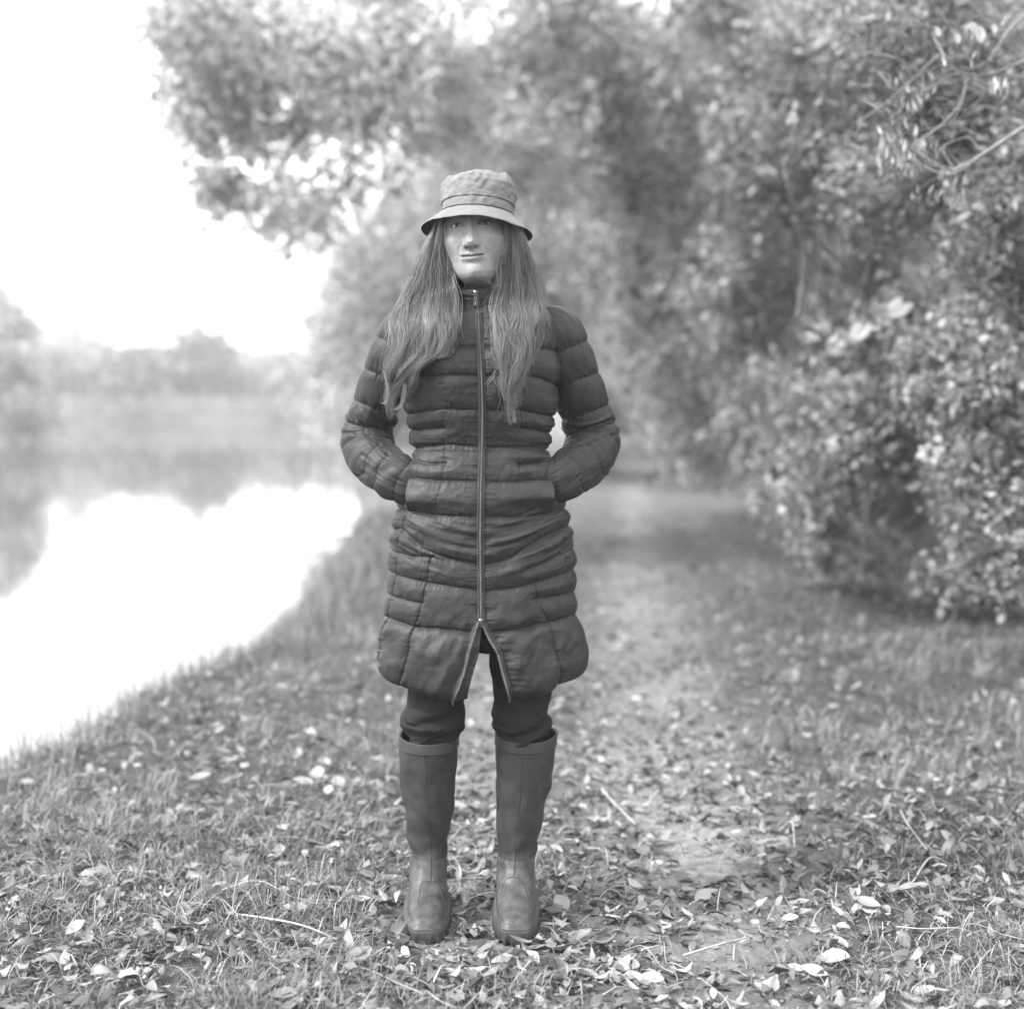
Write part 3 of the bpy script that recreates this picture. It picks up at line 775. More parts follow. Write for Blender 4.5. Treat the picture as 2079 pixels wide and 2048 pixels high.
# eyes
m, nt, b = principled('eyeball')
a1 = nd(nt, 'ShaderNodeAttribute', attribute_name='shade'); nt.links.new(a1.outputs['Fac'], b.inputs['Base Color'])
b.inputs['Roughness'].default_value = .12
def face_y(xx, zz):
    d = (HXg-xx)**2+(HZg-zz)**2+(cf < 0)*1.0; k = np.argmin(d); return HYg.ravel()[k]
for s in (-1, 1):
    t_, p_ = np.meshgrid(np.linspace(0, pi, 40), np.linspace(0, 2*pi, 48, endpoint=False), indexing='ij')
    loc = np.stack([np.sin(t_)*np.cos(p_), -np.cos(t_), np.sin(t_)*np.sin(p_)], -1)*.0122
    ctr_ = np.array([s*.030, -(face_y(s*.030, .0128)+.0002-.0122), -.0003])
    shd = np.where(t_ < .17, .006, np.where(t_ < .47, .03, .46))
    gz = Matrix.Rotation(radians(7), 3, 'Z')      # looks straight into the lens
    lv = loc.reshape(-1, 3)@np.array(gz).T
    mesh_np('eye', headT(lv+ctr_)-PB, grid_faces(40, 48, True), m, body, attrs={'shade': shd.ravel()})
    for up in (1, -1):
        q = np.linspace(-1, 1, 18); xe = s*.030+q*.0138; ze = up*(.0048 if up > 0 else .0041)*np.sqrt(np.clip(1-q*q, 0, 1))-.0003
        ye = np.array([face_y(a_, b_+up*.0016) for a_, b_ in zip(xe, ze)]); ye = smooth1(ye, 3)+.0006
        lb = Bag(); lb.tube(headT(np.stack([xe, -ye, ze], -1))-PB, np.interp(np.abs(q), [0, 1], [.0010 if up > 0 else .0005, .0004]), 5)
        lb.build('eyelash', M['hat_dark'] if up > 0 else M['boot'], body)

# ---- bucket hat
HB = P(970, 437, 3.385)
Rt = np.array(Matrix.Rotation(radians(3.0), 3, 'Y') @ Matrix.Rotation(radians(-9), 3, 'X'))
def hatT(V): return np.asarray(V, float)@Rt.T+HB-PB
prof = np.array([(0, .083), (.010, .0835), (.021, .0832), (.0215, .0848), (.045, .0858), (.062, .0845), (.074, .0785), (.0815, .071), (.0845, .067), (.0832, .064), (.0850, .055), (.0865, .03), (.087, .001)])
t = np.linspace(0, 1, 130); al = np.concatenate([[0], np.cumsum(np.hypot(*np.diff(prof, axis=0).T))]); al /= al[-1]
pz = np.interp(t, al, prof[:, 0]); pr = np.interp(t, al, prof[:, 1])
nua = 240; a = np.linspace(0, 2*pi, nua, endpoint=False)
ca_, sa_ = np.cos(a)[None], np.sin(a)[None]
lump = fbm(ca_*2.2, sa_*2.2, pz[:, None]*26, seed=71)*.0055*sstep(.015, .05, pz)[:, None]
lump = lump + fbm(ca_*6, sa_*6, pz[:, None]*70, seed=72)*.0014
topdip = fbm(ca_*pr[:, None]*28, sa_*pr[:, None]*28, seed=73)*.006*sstep(.07, .085, pz)[:, None]
rr = pr[:, None]*(1+lump/.08)
HG = np.stack([rr*ca_*.985, rr*sa_*1.06, pz[:, None]+topdip+.004*noise(ca_*3, sa_*3, seed=74)*sstep(.06, .08, pz)[:, None]-.012*np.clip(sa_, 0, 1)*sstep(.05, .085, pz)[:, None]], -1)
hat = mesh_np('hat', hatT(HG.reshape(-1, 3)), grid_faces(130, nua, True), M['hat'], person)
hat['label'] = 'pale grey waxed cotton bucket hat with a dark cord above the brim'
# brim
tb_ = np.linspace(0, 1, 40)[:, None]
front_up = np.clip(-sa_, 0, 1)
rb = .083+(.127-.083)*tb_; zb = -(.040-.003*front_up+.004*noise(ca_*1.5, sa_*1.5, seed=75))*tb_**1.05
rb = rb*(1+.012*noise(ca_*1.7, sa_*1.7, seed=76)*tb_)
groove = -.0005*np.abs(np.sin(tb_*pi*8))
BT = np.stack([rb*ca_, rb*sa_*1.03, zb+groove+.0008*fbm(ca_*8, sa_*8, tb_*4, seed=79)], -1)
UN = BT[::-1].copy(); UN[..., 2] -= .0026
mesh_np('brim', hatT(np.vstack([BT, UN[:1]]).reshape(-1, 3)), grid_faces(41, nua, True, flip=True), M['hat'], hat)
mesh_np('brim_lining', hatT(UN.reshape(-1, 3)), grid_faces(40, nua, True, flip=True), M['hat_dark'], hat)
cb = Bag(); ring = np.stack([.0842*np.cos(np.linspace(0, 2*pi, 90)), .0842*1.05*np.sin(np.linspace(0, 2*pi, 90)), 0*np.linspace(0, 1, 90)-.0005], -1)
cb.tube(hatT(ring), .0013, 6); cb.build('hat_cord', M['cord'], hat)
cb = Bag(); ring[:, :2] *= 1.004; ring[:, 2] = .0212; cb.tube(hatT(ring), .0006, 5); cb.build('hat_seam', M['thread'], hat)

# ---- trousers
def leg(outer, inner, ysl, depth, seed, yc=3.40):
    yy = np.linspace(ysl[0], ysl[-1], 200); m_ = 130
    o_ = np.interp(yy, ysl, outer); i_ = np.interp(yy, ysl, inner); dp = np.interp(yy, ysl, depth)
    pl = np.array([P(p, q, yc) for p, q in zip(o_, yy)]); pr_ = np.array([P(p, q, yc) for p, q in zip(i_, yy)])
    c = (pl+pr_)/2; h = np.abs(pr_[:, 0]-pl[:, 0])/2-.004
    a = np.linspace(0, 2*pi, m_, endpoint=False)
    Gt = np.stack([c[:, :1]+h[:, None]*np.cos(a), yc+dp[:, None]*np.sin(a), c[:, 2:]+0*a[None]], -1)
    nn = grid_normals(Gt, True)
    if (nn[..., 0]*np.cos(a)).sum() < 0: nn = -nn
    lo = sstep(1405, 1470, yy)[:, None]
    tw = np.sin(a)[None]*1.6+np.cos(a)[None]*.9
    wr = fbm(yy[:, None]/13.+tw*1.1, np.cos(a)[None]*1.3+seed, np.sin(a)[None]*1.3, seed=seed, oct=2)
    d = .0105*wr*lo+.0035*fbm(yy[:, None]/45.+tw, np.cos(a)[None]*1.5, seed=seed+3)*(1-lo) + .004*lo
    return pmesh('trouser_leg', Gt+nn*d[..., None], grid_faces(200, m_, True), M['trousers'], person)
leg([836, 828, 826, 822, 816, 814, 824, 836, 840], [952, 950, 950, 943, 942, 945, 932, 912, 905], [1290, 1350, 1400, 1430, 1450, 1470, 1485, 1500, 1530], [.075, .072, .07, .07, .072, .072, .066, .06, .055], 81)
leg([992, 993, 998, 1000, 1000, 999, 1010, 1024, 1030], [1128, 1124, 1123, 1116, 1114, 1120, 1110, 1098, 1090], [1290, 1350, 1400, 1430, 1450, 1470, 1485, 1500, 1530], [.075, .072, .07, .07, .072, .072, .066, .06, .055], 87)

# ---- boots
def boot(rows, toe, label):
    """rows: crop-4 (y, left, right) of the shaft; toe: ground x of the toe tip direction"""
    yb = 3.40
    rows = np.array(rows, float)
    root = empty('boot', (0, 0, 0)); root.parent = person
    root['label'] = label
    yy = np.linspace(rows[0, 0], rows[-1, 0], 260)
    l = smooth1(np.interp(yy, rows[:, 0], rows[:, 1]), 8); r = smooth1(np.interp(yy, rows[:, 0], rows[:, 2]), 8)
    pl = np.array([P(*c4(a_, y_), yb) for a_, y_ in zip(l, yy)]); pr_ = np.array([P(*c4(a_, y_), yb) for a_, y_ in zip(r, yy)])
    z_ = pl[:, 2]; c = (pl[:, 0]+pr_[:, 0])/2; h = (pr_[:, 0]-pl[:, 0])/2
    # continue down to the sole
    zt = z_[-1]; zz = np.linspace(zt, .030, 120)[1:]
    Z = np.concatenate([z_, zz]); k = len(zz)
    tt = np.linspace(0, 1, k)
    c_ = np.concatenate([c, c[-1]+0*tt]); 
    h_ = np.concatenate([h, np.interp(tt, [0, .35, .7, .92, 1], [h[-1], h[-1]*1.08, toe[1]*1.0, toe[1]*1.01, toe[1]*.99])])
    depth_f = np.interp(-Z, -np.array([.48, .40, .30, .20, .155, .125, .10, .085, .070, .056, .045, .035, .022]), [.072, .072, .066, .056, .058, .070, .094, .122, .158, .188, .203, .209, .210])
    depth_b = np.interp(-Z, -np.array([.48, .40, .30, .20, .12, .06, .022]), [.072, .075, .066, .054, .052, .062, .064])
    depth_f = smooth1(depth_f, 4)
    n = len(Z); m_ = 170; a = np.linspace(0, 2*pi, m_, endpoint=False)
    foot = 1-sstep(.05, .135, Z)[:, None]
    ca__, sa__ = np.cos(a)[None], np.sin(a)[None]
    pwf = 1-.40*foot
    # foot narrows at the instep, toe turns out a little
    fy = np.where(sa__ < 0, depth_f[:, None]*np.abs(sa__)**pwf, -depth_b[:, None]*np.abs(sa__)**pwf)
    X = c_[:, None]+h_[:, None]*np.sign(ca__)*np.abs(ca__)**pwf + (toe[0]-c[-1]+toe[2]*.1)*foot*np.clip(fy, 0, 1)/.21
    X = X - 0*foot
    Y = yb-fy
    rim = (1-sstep(rows[0, 0], rows[0, 0]+260, np.concatenate([yy, np.full(k, 9999)])))[:, None]
    ZZ = Z[:, None]-rim*(.012*np.clip(-sa__, 0, 1))+0*X
    G_ = np.stack([X, Y, ZZ], -1); nn = grid_normals(G_, True)
    if (nn[50:150, :, 0]*np.cos(a)).sum() < 0: nn = -nn
    qx, qy = unP(G_)
    sd = int(abs(toe[0])*1000)
    sl = (1-sstep(.32, .40, ZZ))*sstep(.10, .17, ZZ)
    d = .0042*fbm(ZZ*20+ca__*.8, sa__*1.1+sd, ca__*1.0, seed=91, oct=2)*sl + .0012*fbm(X*25, ZZ*25, Y*25, seed=92)
    d = d - .0028*gs(ZZ-(.165+.014*ca__), .014)
    for s_ in toe[3]:
        ds = seg_dist(qx, qy, [s_]); mask = (sa__ < .1)
        d = d-.0016*np.exp(-(ds/1.1)**2)*mask+.0007*np.exp(-((ds-2.2)/1.2)**2)*mask
    G_ = G_+nn*d[..., None]
    isf = Z < .145
    kz = int(np.argmax(isf)) if isf.any() else n
    base = PB
    mesh_np('shaft', G_[:kz+1].reshape(-1, 3)-base, grid_faces(kz+1, m_, True), M['boot'], root)
    mesh_np('foot', G_[kz:].reshape(-1, 3)-base, grid_faces(n-kz, m_, True), M['boot_foot_lit'], root)
    # top band
    kb = int(np.argmax(yy > rows[0, 0]+92))
    bnd = G_[:kb]+nn[:kb]*.0018
    mesh_np('top_band', np.vstack([(G_[:3][::-1]-nn[:3][::-1]*.004), bnd, G_[kb-1:kb]]).reshape(-1, 3)-base, grid_faces(kb+4, m_, True), M['boot_band'], root)
    tbg = Bag(); loop = G_[kb-4]+nn[kb-4]*.0026; tbg.tube(np.vstack([loop, loop[:1]])-base, .0006, 4)
    loop = G_[0]+nn[0]*.001; tbg.tube(np.vstack([loop, loop[:1]])-base, .0009, 4); tbg.build('stitching', M['thread'], root)
    # vamp stitching
    vb = Bag()
    for s_ in toe[4]:
        pts = []
        for (u_, v_) in s_:
            dd_ = (qx-u_)**2+(qy-v_)**2+(sa__ > .1)*1e6; j = np.argmin(dd_); pts.append((G_+nn*.001).reshape(-1, 3)[j])
        vb.tube(np.stack([smooth1(np.array(pts)[:, q], 2) for q in range(3)], 1)-base, .0005, 4)
    vb.build('stitching', M['thread'], root)
    vb = Bag()
    for s_ in toe[3][:1]:
        pts = [(G_+nn*.0004).reshape(-1, 3)[np.argmin((qx-u_)**2+(qy-v_)**2+(sa__ > .1)*1e6)] for (u_, v_) in s_]
        vb.tube(catmull(np.stack([smooth1(np.array(pts)[:, q], 2) for q in range(3)], 1), 60)-base, .0008, 4)
    vb.build('front_seam', M['cord'], root)
    # welt and sole
    ol = G_[-1]; cen_ = ol.mean(0); 
    oo = cen_+(ol-cen_)*1.0; dirn = (ol-cen_); dirn[:, 2] = 0; dirn /= np.linalg.norm(dirn, axis=1, keepdims=True)
    prf = [(.000, .036), (.0028, .0362), (.0034, .0315), (.004, .030), (.0035, .020), (.003, .006), (-.002, .002), (-.05, .002)]
    nseg = m_
    lug = (np.arange(nseg) % 9 < 5)
    SG = []
    for i_, (o_, h__) in enumerate(prf):
        q = oo+dirn*o_; q[:, 2] = h__-.004
        if 4 <= i_ <= 6: q = q+dirn*(np.where(lug, .0015, -.002)[:, None]); q[:, 2] = q[:, 2]+np.where(lug, -.002, .004 if i_ > 4 else 0)
        SG.append(q)
    mesh_np('sole', np.array(SG).reshape(-1, 3)-base, grid_faces(len(prf), nseg, True), M['sole'], root)
    return root
Lrows = [(175, 187, 628), (300, 182, 622), (400, 180, 616), (600, 203, 597), (800, 233, 576), (900, 247, 560), (1000, 261, 546), (1100, 264, 541), (1200, 262, 540), (1290, 265, 537), (1370, 256, 540)]
Rrows = [(165, 903, 1358), (300, 900, 1346), (400, 901, 1335), (600, 905, 1300), (800, 913, 1264), (900, 920, 1236), (1000, 922, 1206), (1100, 915, 1197), (1200, 908, 1195), (1290, 908, 1197), (1370, 910, 1200)]
def gx(cxp, yp=1905, Y=3.23): return P(*c4(cxp, 1700), Y)[0]
LB = ([SP(c4, (388, 340), (390, 500), (400, 700), (415, 880), (428, 1050), (428, 1275))], [SP(c4, (330, 1440), (345, 1330), (365, 1285), (420, 1278), (480, 1285), (500, 1340), (520, 1400)), SP(c4, (560, 490), (532, 620), (525, 760), (500, 900), (497, 1100))])
RB = ([SP(c4, (1112, 310), (1100, 500), (1080, 750), (1060, 900), (1055, 1100), (1040, 1240))], [SP(c4, (930, 1390), (958, 1290), (985, 1252), (1050, 1245), (1105, 1270), (1130, 1330), (1155, 1400)), SP(c4, (930, 450), (955, 600), (965, 850), (985, 980), (980, 1080), (950, 1150), (930, 1100))])
boot(Lrows, (gx(409, 0, 3.30), .0535, -.03, LB[0]+[LB[1][0]], LB[1]), 'left of the two knee boots in the picture, scuffed brown leather, toe straight ahead')
boot(Rrows, (gx(1042, 0, 3.30), .0525, .03, RB[0]+[RB[1][0]], RB[1]), 'right of the two knee boots in the picture, with pale scuff marks on its toe')

# ---- hair (strands)
m = bpy.data.materials.new('hair'); m.use_nodes = True; nt = m.node_tree; nt.nodes.clear()
hi = nd(nt, 'ShaderNodeAttribute', attribute_name='shade'); ra = nd(nt, 'ShaderNodeMapRange'); ra.inputs['To Min'].default_value = .016; ra.inputs['To Max'].default_value = .25
nt.links.new(hi.outputs['Fac'], ra.inputs['Value'])
b = nd(nt, 'ShaderNodeBsdfPrincipled'); b.inputs['Roughness'].default_value = .38; b.inputs['Specular IOR Level'].default_value = .5
nt.links.new(ra.outputs[0], b.inputs['Base Color']); o = nd(nt, 'ShaderNodeOutputMaterial'); nt.links.new(b.outputs[0], o.inputs['Surface'])
M['hair'] = m
def hair_obj(name, ST, r0, r1, shd=None):
    n, k, _ = ST.shape
    hc = bpy.data.hair_curves.new(name); hc.add_curves([k]*n)
    hc.points.foreach_set('position', (ST.reshape(-1, 3)-PB).astype(np.float32).ravel())
    at = hc.attributes.get('radius') or hc.attributes.new('radius', 'FLOAT', 'POINT')
    at.data.foreach_set('value', np.tile(np.linspace(r0, r1, k), n).astype(np.float32))
    sa = hc.attributes.new('shade', 'FLOAT', 'CURVE'); sa.data.foreach_set('value', (np.array(shd) if shd is not None else np.random.default_rng(1).uniform(0, 1, n)).astype(np.float32))
    hc.materials.append(M['hair']); ob = bpy.data.objects.new(name, hc); link(ob, person); return ob
SHD = []
def hair_side(tab, tipy, seed, nlock=60, per=75, K=44):
    """tab: (y, xin, xout) picture px envelope"""
    rg = np.random.default_rng(seed); tab = np.array(tab, float)
    strands = []
    for L_ in range(nlock):
        u = (L_+rg.uniform(.0, 1))/nlock; depth = rg.uniform(0, 1)
        yend = np.interp(u, tipy[0], tipy[1])+rg.normal()*30
        ph = rg.uniform(0, 6.28); amp = rg.uniform(4, 11); wl = rg.uniform(95, 170); lsh = rg.uniform()
        for _ in range(per):
            uu_ = u+rg.normal()*(.05 if rg.uniform() < .9 else .13); dd_ = depth+rg.normal()*.12; ye = yend-abs(rg.normal())*26
            y0 = tab[0, 0]
            ys_ = np.linspace(y0, max(ye, y0+60), K); t_ = np.linspace(0, 1, K)
            pull = 1-.5*t_**2.0                           # strands gather into the lock at its tip
            uc = u+(uu_-u)*pull*1.2
            uc = np.clip(uc, -.06, 1.06)
            xi = np.interp(ys_, tab[:, 0], tab[:, 1]); xo = np.interp(ys_, tab[:, 0], tab[:, 2])
            xx = xi+(xo-xi)*uc + amp*sstep(.0, .8, t_)*np.sin(ys_/wl*6.28+ph+rg.normal()*.5)*(1+.25*rg.normal()) + (rg.normal()*12*t_**1.3 if rg.uniform() < .08 else 0) + .8*np.sin(ys_/23.+rg.uniform(0, 6.3))*t_
            SHD.append(np.clip((lsh*.5+rg.uniform()*.5)**1.3, 0, 1)); strands.append((xx, ys_, dd_+.16*np.sin(ys_/31.+ph)+.10*np.sin(ys_/14.+rg.uniform(0, 6.3)), t_))
    X = np.array([s[0] for s in strands]); Yp = np.array([s[1] for s in strands]); D = np.array([s[2] for s in strands]); T_ = strands[0][3][None]
    # depth: beside the head, then lying on the coat front
    yw = np.full(X.shape, 3.36)
    for _ in range(3):
        rx = (X-1039.5)/F; ru = -(Yp-1024)/F; dy = _cp+ru*_sp; dz = -_sp+ru*_cp; t = yw/dy
        wx_, wz = rx*t, CAM_H+dz*t
        tf = torso_front(np.clip(wx_.ravel(), -.23, .075), wz.ravel()).reshape(X.shape)
        tfs = tf-.022-.034*np.clip(D, 0, 1.2)
        headY = 3.375-.035*np.clip(D, 0, 1.2)
        k_ = sstep(475, 655, Yp)
        yw = headY*(1-k_)+tfs*k_
    kn = np.exp(-np.linspace(-2, 2, 11)**2); kn /= kn.sum(); ys_m = np.pad(yw, ((0, 0), (5, 5)), 'edge'); ys_m = sum(ys_m[:, q:q+yw.shape[1]]*kn[q] for q in range(11))
    yw = np.where(Yp > 640, np.minimum(ys_m, tf-.014), ys_m)
    wp = np.stack([rx*yw/dy, yw, CAM_H+dz*yw/dy], -1)
    return wp
HL_tab = [(432, 904, 888), (462, 902, 880), (490, 904, 868), (520, 908, 856), (545, 914, 846), (590, 919, 829), (620, 920, 816), (650, 921, 806), (690, 922, 800), (720, 910, 794), (750, 868, 788), (780, 850, 784), (810, 830, 782), (840, 816, 786)]
HR_tab = [(444, 1031, 1050), (458, 1030, 1058), (490, 1024, 1066), (522, 1020, 1074), (555, 1014, 1084), (590, 1012, 1089), (611, 1010, 1084), (645, 1008, 1094), (680, 1007, 1092), (730, 1012, 1080), (780, 1016, 1064), (830, 1026, 1050), (850, 1030, 1046)]
wl_ = hair_side(HL_tab, ([0, .25, .5, .75, 1], [700, 725, 765, 805, 775]), 5)
wr_ = hair_side(HR_tab, ([0, .3, .5, .75, 1], [720, 775, 805, 760, 680]), 6, nlock=56)
# hair behind the neck and on the back of the head
rg = np.random.default_rng(9); n = 2200; th_ = rg.uniform(-.25, pi+.25, n); K = 24; t_ = np.linspace(0, 1, K)[None]
r0_ = .082*np.ones((n, 1)); zt = HEADC[2]-.012
bx_ = HEADC[0]+r0_*np.cos(th_)[:, None]*(1+.22*t_); by_ = HEADC[1]+.005+np.abs(r0_*1.15*np.sin(th_)[:, None])*(1-.05*t_)*np.sign(np.sin(th_)[:, None])
bz_ = zt-t_*rg.uniform(.20, .27, (n, 1))+0*bx_
wb = np.stack([bx_+.003*np.sin(t_*9+th_[:, None]*20), by_, bz_], -1)+0*t_[..., None]
nl = len(wl_)
hair = hair_obj('hair', np.vstack([wl_]), .00042, .00022, SHD[:nl])
hair['label'] = 'long wavy fair brown hair falling over both shoulders'
ob = hair_obj('hair', wr_, .00042, .00022, SHD[nl:]); ob2 = hair_obj('hair', wb, .0007, .0004)
# a few loose strands across the cheek and at the outline
def loose(paths, seed):
    rg = np.random.default_rng(seed); out = []
    for pts, Y0, n_ in paths:
        a_ = catmull(np.array([(p[0], p[1], 0) for p in pts]), 44)
        for _ in range(n_):
            off = rg.normal()*2.2; o2 = rg.normal()*2.5
            y_ = Y0+rg.normal()*.006
            out.append(np.array([P(q[0]+off+o2*k_, q[1]+off*.4, y_) for q, k_ in zip(a_, np.linspace(0, 1, 44))]))
    return np.array(out)
lo_ = loose([([c1(1200, 1030), c1(1180, 1100), c1(1130, 1170), c1(1085, 1215)], 3.30, 9), ([c1(1240, 1100), c1(1180, 1180), c1(1145, 1300), c1(1150, 1560)], 3.31, 14),
             ([c1(500, 800), c1(492, 900), c1(505, 1020), c1(540, 1180)], 3.325, 16), ([c1(1235, 740), c1(1232, 900), c1(1215, 1080), c1(1180, 1280)], 3.325, 24),
             ([c2(1060, 480), c2(1050, 560), c2(1020, 610), c2(990, 650)], 3.245, 5), ([c2(330, 560), c2(350, 680), c2(340, 760), c2(315, 772)], 3.27, 10),
             ([c2(450, 640), c2(440, 740), c2(410, 800), c2(370, 806)], 3.26, 12), ([c1(280, 1090), c1(170, 1280), c1(120, 1440), c1(40, 1640)], 3.35, 8), ([c1(1490, 1120), c1(1560, 1280), c1(1600, 1420), c1(1590, 1600)], 3.35, 8)], 3)
hair_obj('hair', lo_, .00035, .00018)

# ================================================================== trees, hedge and the far bank
K = 1.0755
def E(xd, yd, Y, rxd, rzd, ry, wt=1.0):
    """ellipsoid of foliage: centre and radii"""
    c = P(xd*K, yd*K, Y)
    return (c, (rxd*K/F*Y, ry, rzd*K/F*Y), wt)
def hollow(c):
    u_, v_ = unP(c); return ((u_-1868)/78)**2+((v_-1058)/98)**2 > 1
def clear_path(c): return ~((np.abs(c[:, 0]-.1) < 1.0) & (c[:, 1] < 6.5)) 
G_T = 'trees overhanging the riverside track'
tree('overhanging_tree', 'leaning tree whose light ragged boughs droop over the river top left', 'tree', (3.3, 12.2, .2),
     [E(400, 60, 10.0, 95, 90, 1.0, 1.3), E(430, 200, 10.2, 80, 80, .8, .8), E(620, 190, 11, 190, 170, 1.3, 1.9), E(430, 350, 10.8, 50, 38, .5, .35), E(560, 400, 12, 70, 60, .8, .4), E(800, 100, 12, 200, 150, 1.5, 1.6), E(560, 30, 11, 200, 90, 1.2, 1.3), E(950, 200, 12.5, 170, 200, 1.3, 1.6), E(900, -60, 12, 330, 70, 1.2, 1.5)],
     400, 62, .078, M['leaf_pale'], .17, 5.2, seed=21, group=G_T, lean=(-1.2, -.6), limbs=9, limb_r=.07, clump_r=.27, hang=.22, twigs=200, shade_hi=1, crown='crown')
tree('willow_tree', 'pale hazy tree on the bank left of the woman with boughs over the water', 'tree', (-1.3, 25, -.05),
     [E(720, 520, 22, 130, 130, 1.8, 1.3), E(690, 690, 23, 80, 120, 1.5, 1.4), E(640, 620, 24, 60, 110, 1.5, .5), E(820, 420, 21, 170, 150, 1.8, 1.4), E(860, 700, 24, 160, 110, 1.5, 1)],
     330, 90, .12, M['leaf_pale'], .22, 5.5, seed=22, group=G_T, clump_r=.62, hang=1.0)
tree('riverside_tree', 'broad pale tree straight behind the hat of the woman', 'tree', (.35, 29, 0),
     [E(930, 330, 27, 220, 200, 2.5, 2), E(1060, 560, 28, 120, 130, 2, 1.0), E(880, 560, 28, 160, 120, 2, 1), E(1080, 230, 24, 160, 160, 2, 1)],
     230, 85, .15, M['leaf_pale'], .25, 7, seed=23, group=G_T, clump_r=.8)
tree('ash_tree', 'mid grey leafy tree beyond the hedge, crown above the right shoulder of the woman', 'tree', (3.9, 14.5, .3),
     [E(1240, 180, 13, 180, 170, 1.3, 1.6), E(1300, 430, 14, 160, 130, 1.2, 1.2), E(1180, 420, 15, 110, 130, 1.2, .8), E(1430, 60, 11, 170, 120, 1.2, 1.1), E(1120, 80, 13, 120, 120, 1.2, .8)],
     400, 62, .080, M['leaf_mid'], .16, 5.4, seed=24, group=G_T, limbs=12, limb_r=.1, clump_r=.26, hang=.2, twigs=120, lean=(-.6, 0))
tree('ash_tree', 'darker tree in the hedge right of centre with long bare stems showing', 'tree', (3.5, 10.2, .3),
     [E(1480, 300, 9.8, 150, 160, .9, 1.4), E(1400, 520, 10.5, 120, 90, .8, .8), E(1560, 140, 9, 130, 130, .9, 1.1)],
     300, 62, .062, M['leaf_mid'], .12, 4.4, seed=25, group=G_T, limbs=14, clump_r=.20, hang=.15, twigs=160, lean=(-.4, 0), shade_hi=.85)
near_tree, ncl = tree('ash_tree', 'nearest tree, top right, its twigs and seed bunches reaching into the picture', 'tree', (3.0, 5.5, .15),
     [E(1720, 90, 6.4, 150, 120, .5, 1.3), E(1860, 260, 6.2, 110, 130, .5, 1.0), E(1700, 330, 6.8, 130, 110, .6, 1.0), E(1880, 430, 6.0, 80, 100, .4, .6)],
     260, 60, .045, M['leaf_mid'], .10, 3.4, seed=26, group=G_T, clump_r=.14, hang=.08, twigs=260, lean=(-.1, .2), shade_hi=.7, fold=True, aspect=.4)
# hedge
G_H = 'bushes of the hedge along the track'
tree('hedge_bush', 'nearest hedge bush at the right edge with small crisp leaves', 'bush', (3.1, 6.5, .2),
     [E(1830, 700, 6.2, 110, 130, .5, 1.2), E(1870, 900, 6.1, 90, 130, .45, 1.1), E(1880, 1060, 6.3, 60, 70, .4, .5), E(1900, 560, 6.4, 80, 80, .4, .6)],
     300, 62, .040, M['leaf_mid'], .04, 1.5, seed=31, group=G_H, cut=hollow, clump_r=.12, twigs=160, fold=True, aspect=.6)
tree('hedge_bush', 'rounded bush with a dark hollow at its foot, right of the track', 'bush', (3.3, 8.6, .25),
     [E(1640, 760, 7.8, 130, 110, .6, 1.2), E(1560, 900, 8.2, 90, 100, .6, .9), E(1600, 1035, 9.0, 110, 34, .5, .6), E(1770, 1085, 8.0, 80, 26, .4, .4), E(1720, 640, 7.6, 110, 80, .5, .8), E(1770, 800, 7.4, 60, 80, .4, .4)],
     380, 62, .048, M['leaf_mid'], .05, 1.6, seed=32, group=G_H, cut=hollow, clump_r=.15, twigs=120, fold=True, aspect=.6, shade_hi=.9)
tree('hedge_bush', 'spreading bush in the middle of the hedge, lighter at its top left', 'bush', (3.5, 11.5, .25),
     [E(1480, 760, 10.5, 110, 110, .8, 1.2), E(1400, 640, 11.5, 90, 90, .8, .7), E(1480, 900, 10.8, 70, 80, .7, .7)],
     260, 60, .062, M['leaf_mid'], .06, 1.9, seed=33, group=G_H, clump_r=.20, twigs=80)
tree('hedge_bush', 'dark bush behind the right elbow side of the coat', 'bush', (3.5, 15, .25),
     [E(1330, 740, 14.5, 100, 110, 1, 1.1), E(1260, 640, 15, 100, 100, 1, .9), E(1370, 830, 14, 70, 60, .9, .5)],
     200, 70, .085, M['leaf_mid'], .07, 2, seed=34, group=G_H, clump_r=.36)
tree('hedge_bush', 'far hazy bush where the track runs out of sight', 'bush', (3.4, 22, .2),
     [E(1230, 720, 21, 70, 90, 1.2, 1), E(1200, 640, 23, 60, 80, 1.5, .8), E(1290, 840, 19, 50, 40, 1, .4)],
     110, 90, .09, M['leaf_pale'], .08, 2.4, seed=35, group=G_H, clump_r=.5)
tree('hedge_bush', 'palest farthest bush at the very end of the track', 'bush', (1.9, 34, .1),
     [E(1150, 740, 34, 60, 70, 2, 1), E(1090, 660, 34, 60, 110, 2, 1)],
     70, 90, .16, M['leaf_pale'], .1, 2.6, seed=36, group=G_H, clump_r=.8)
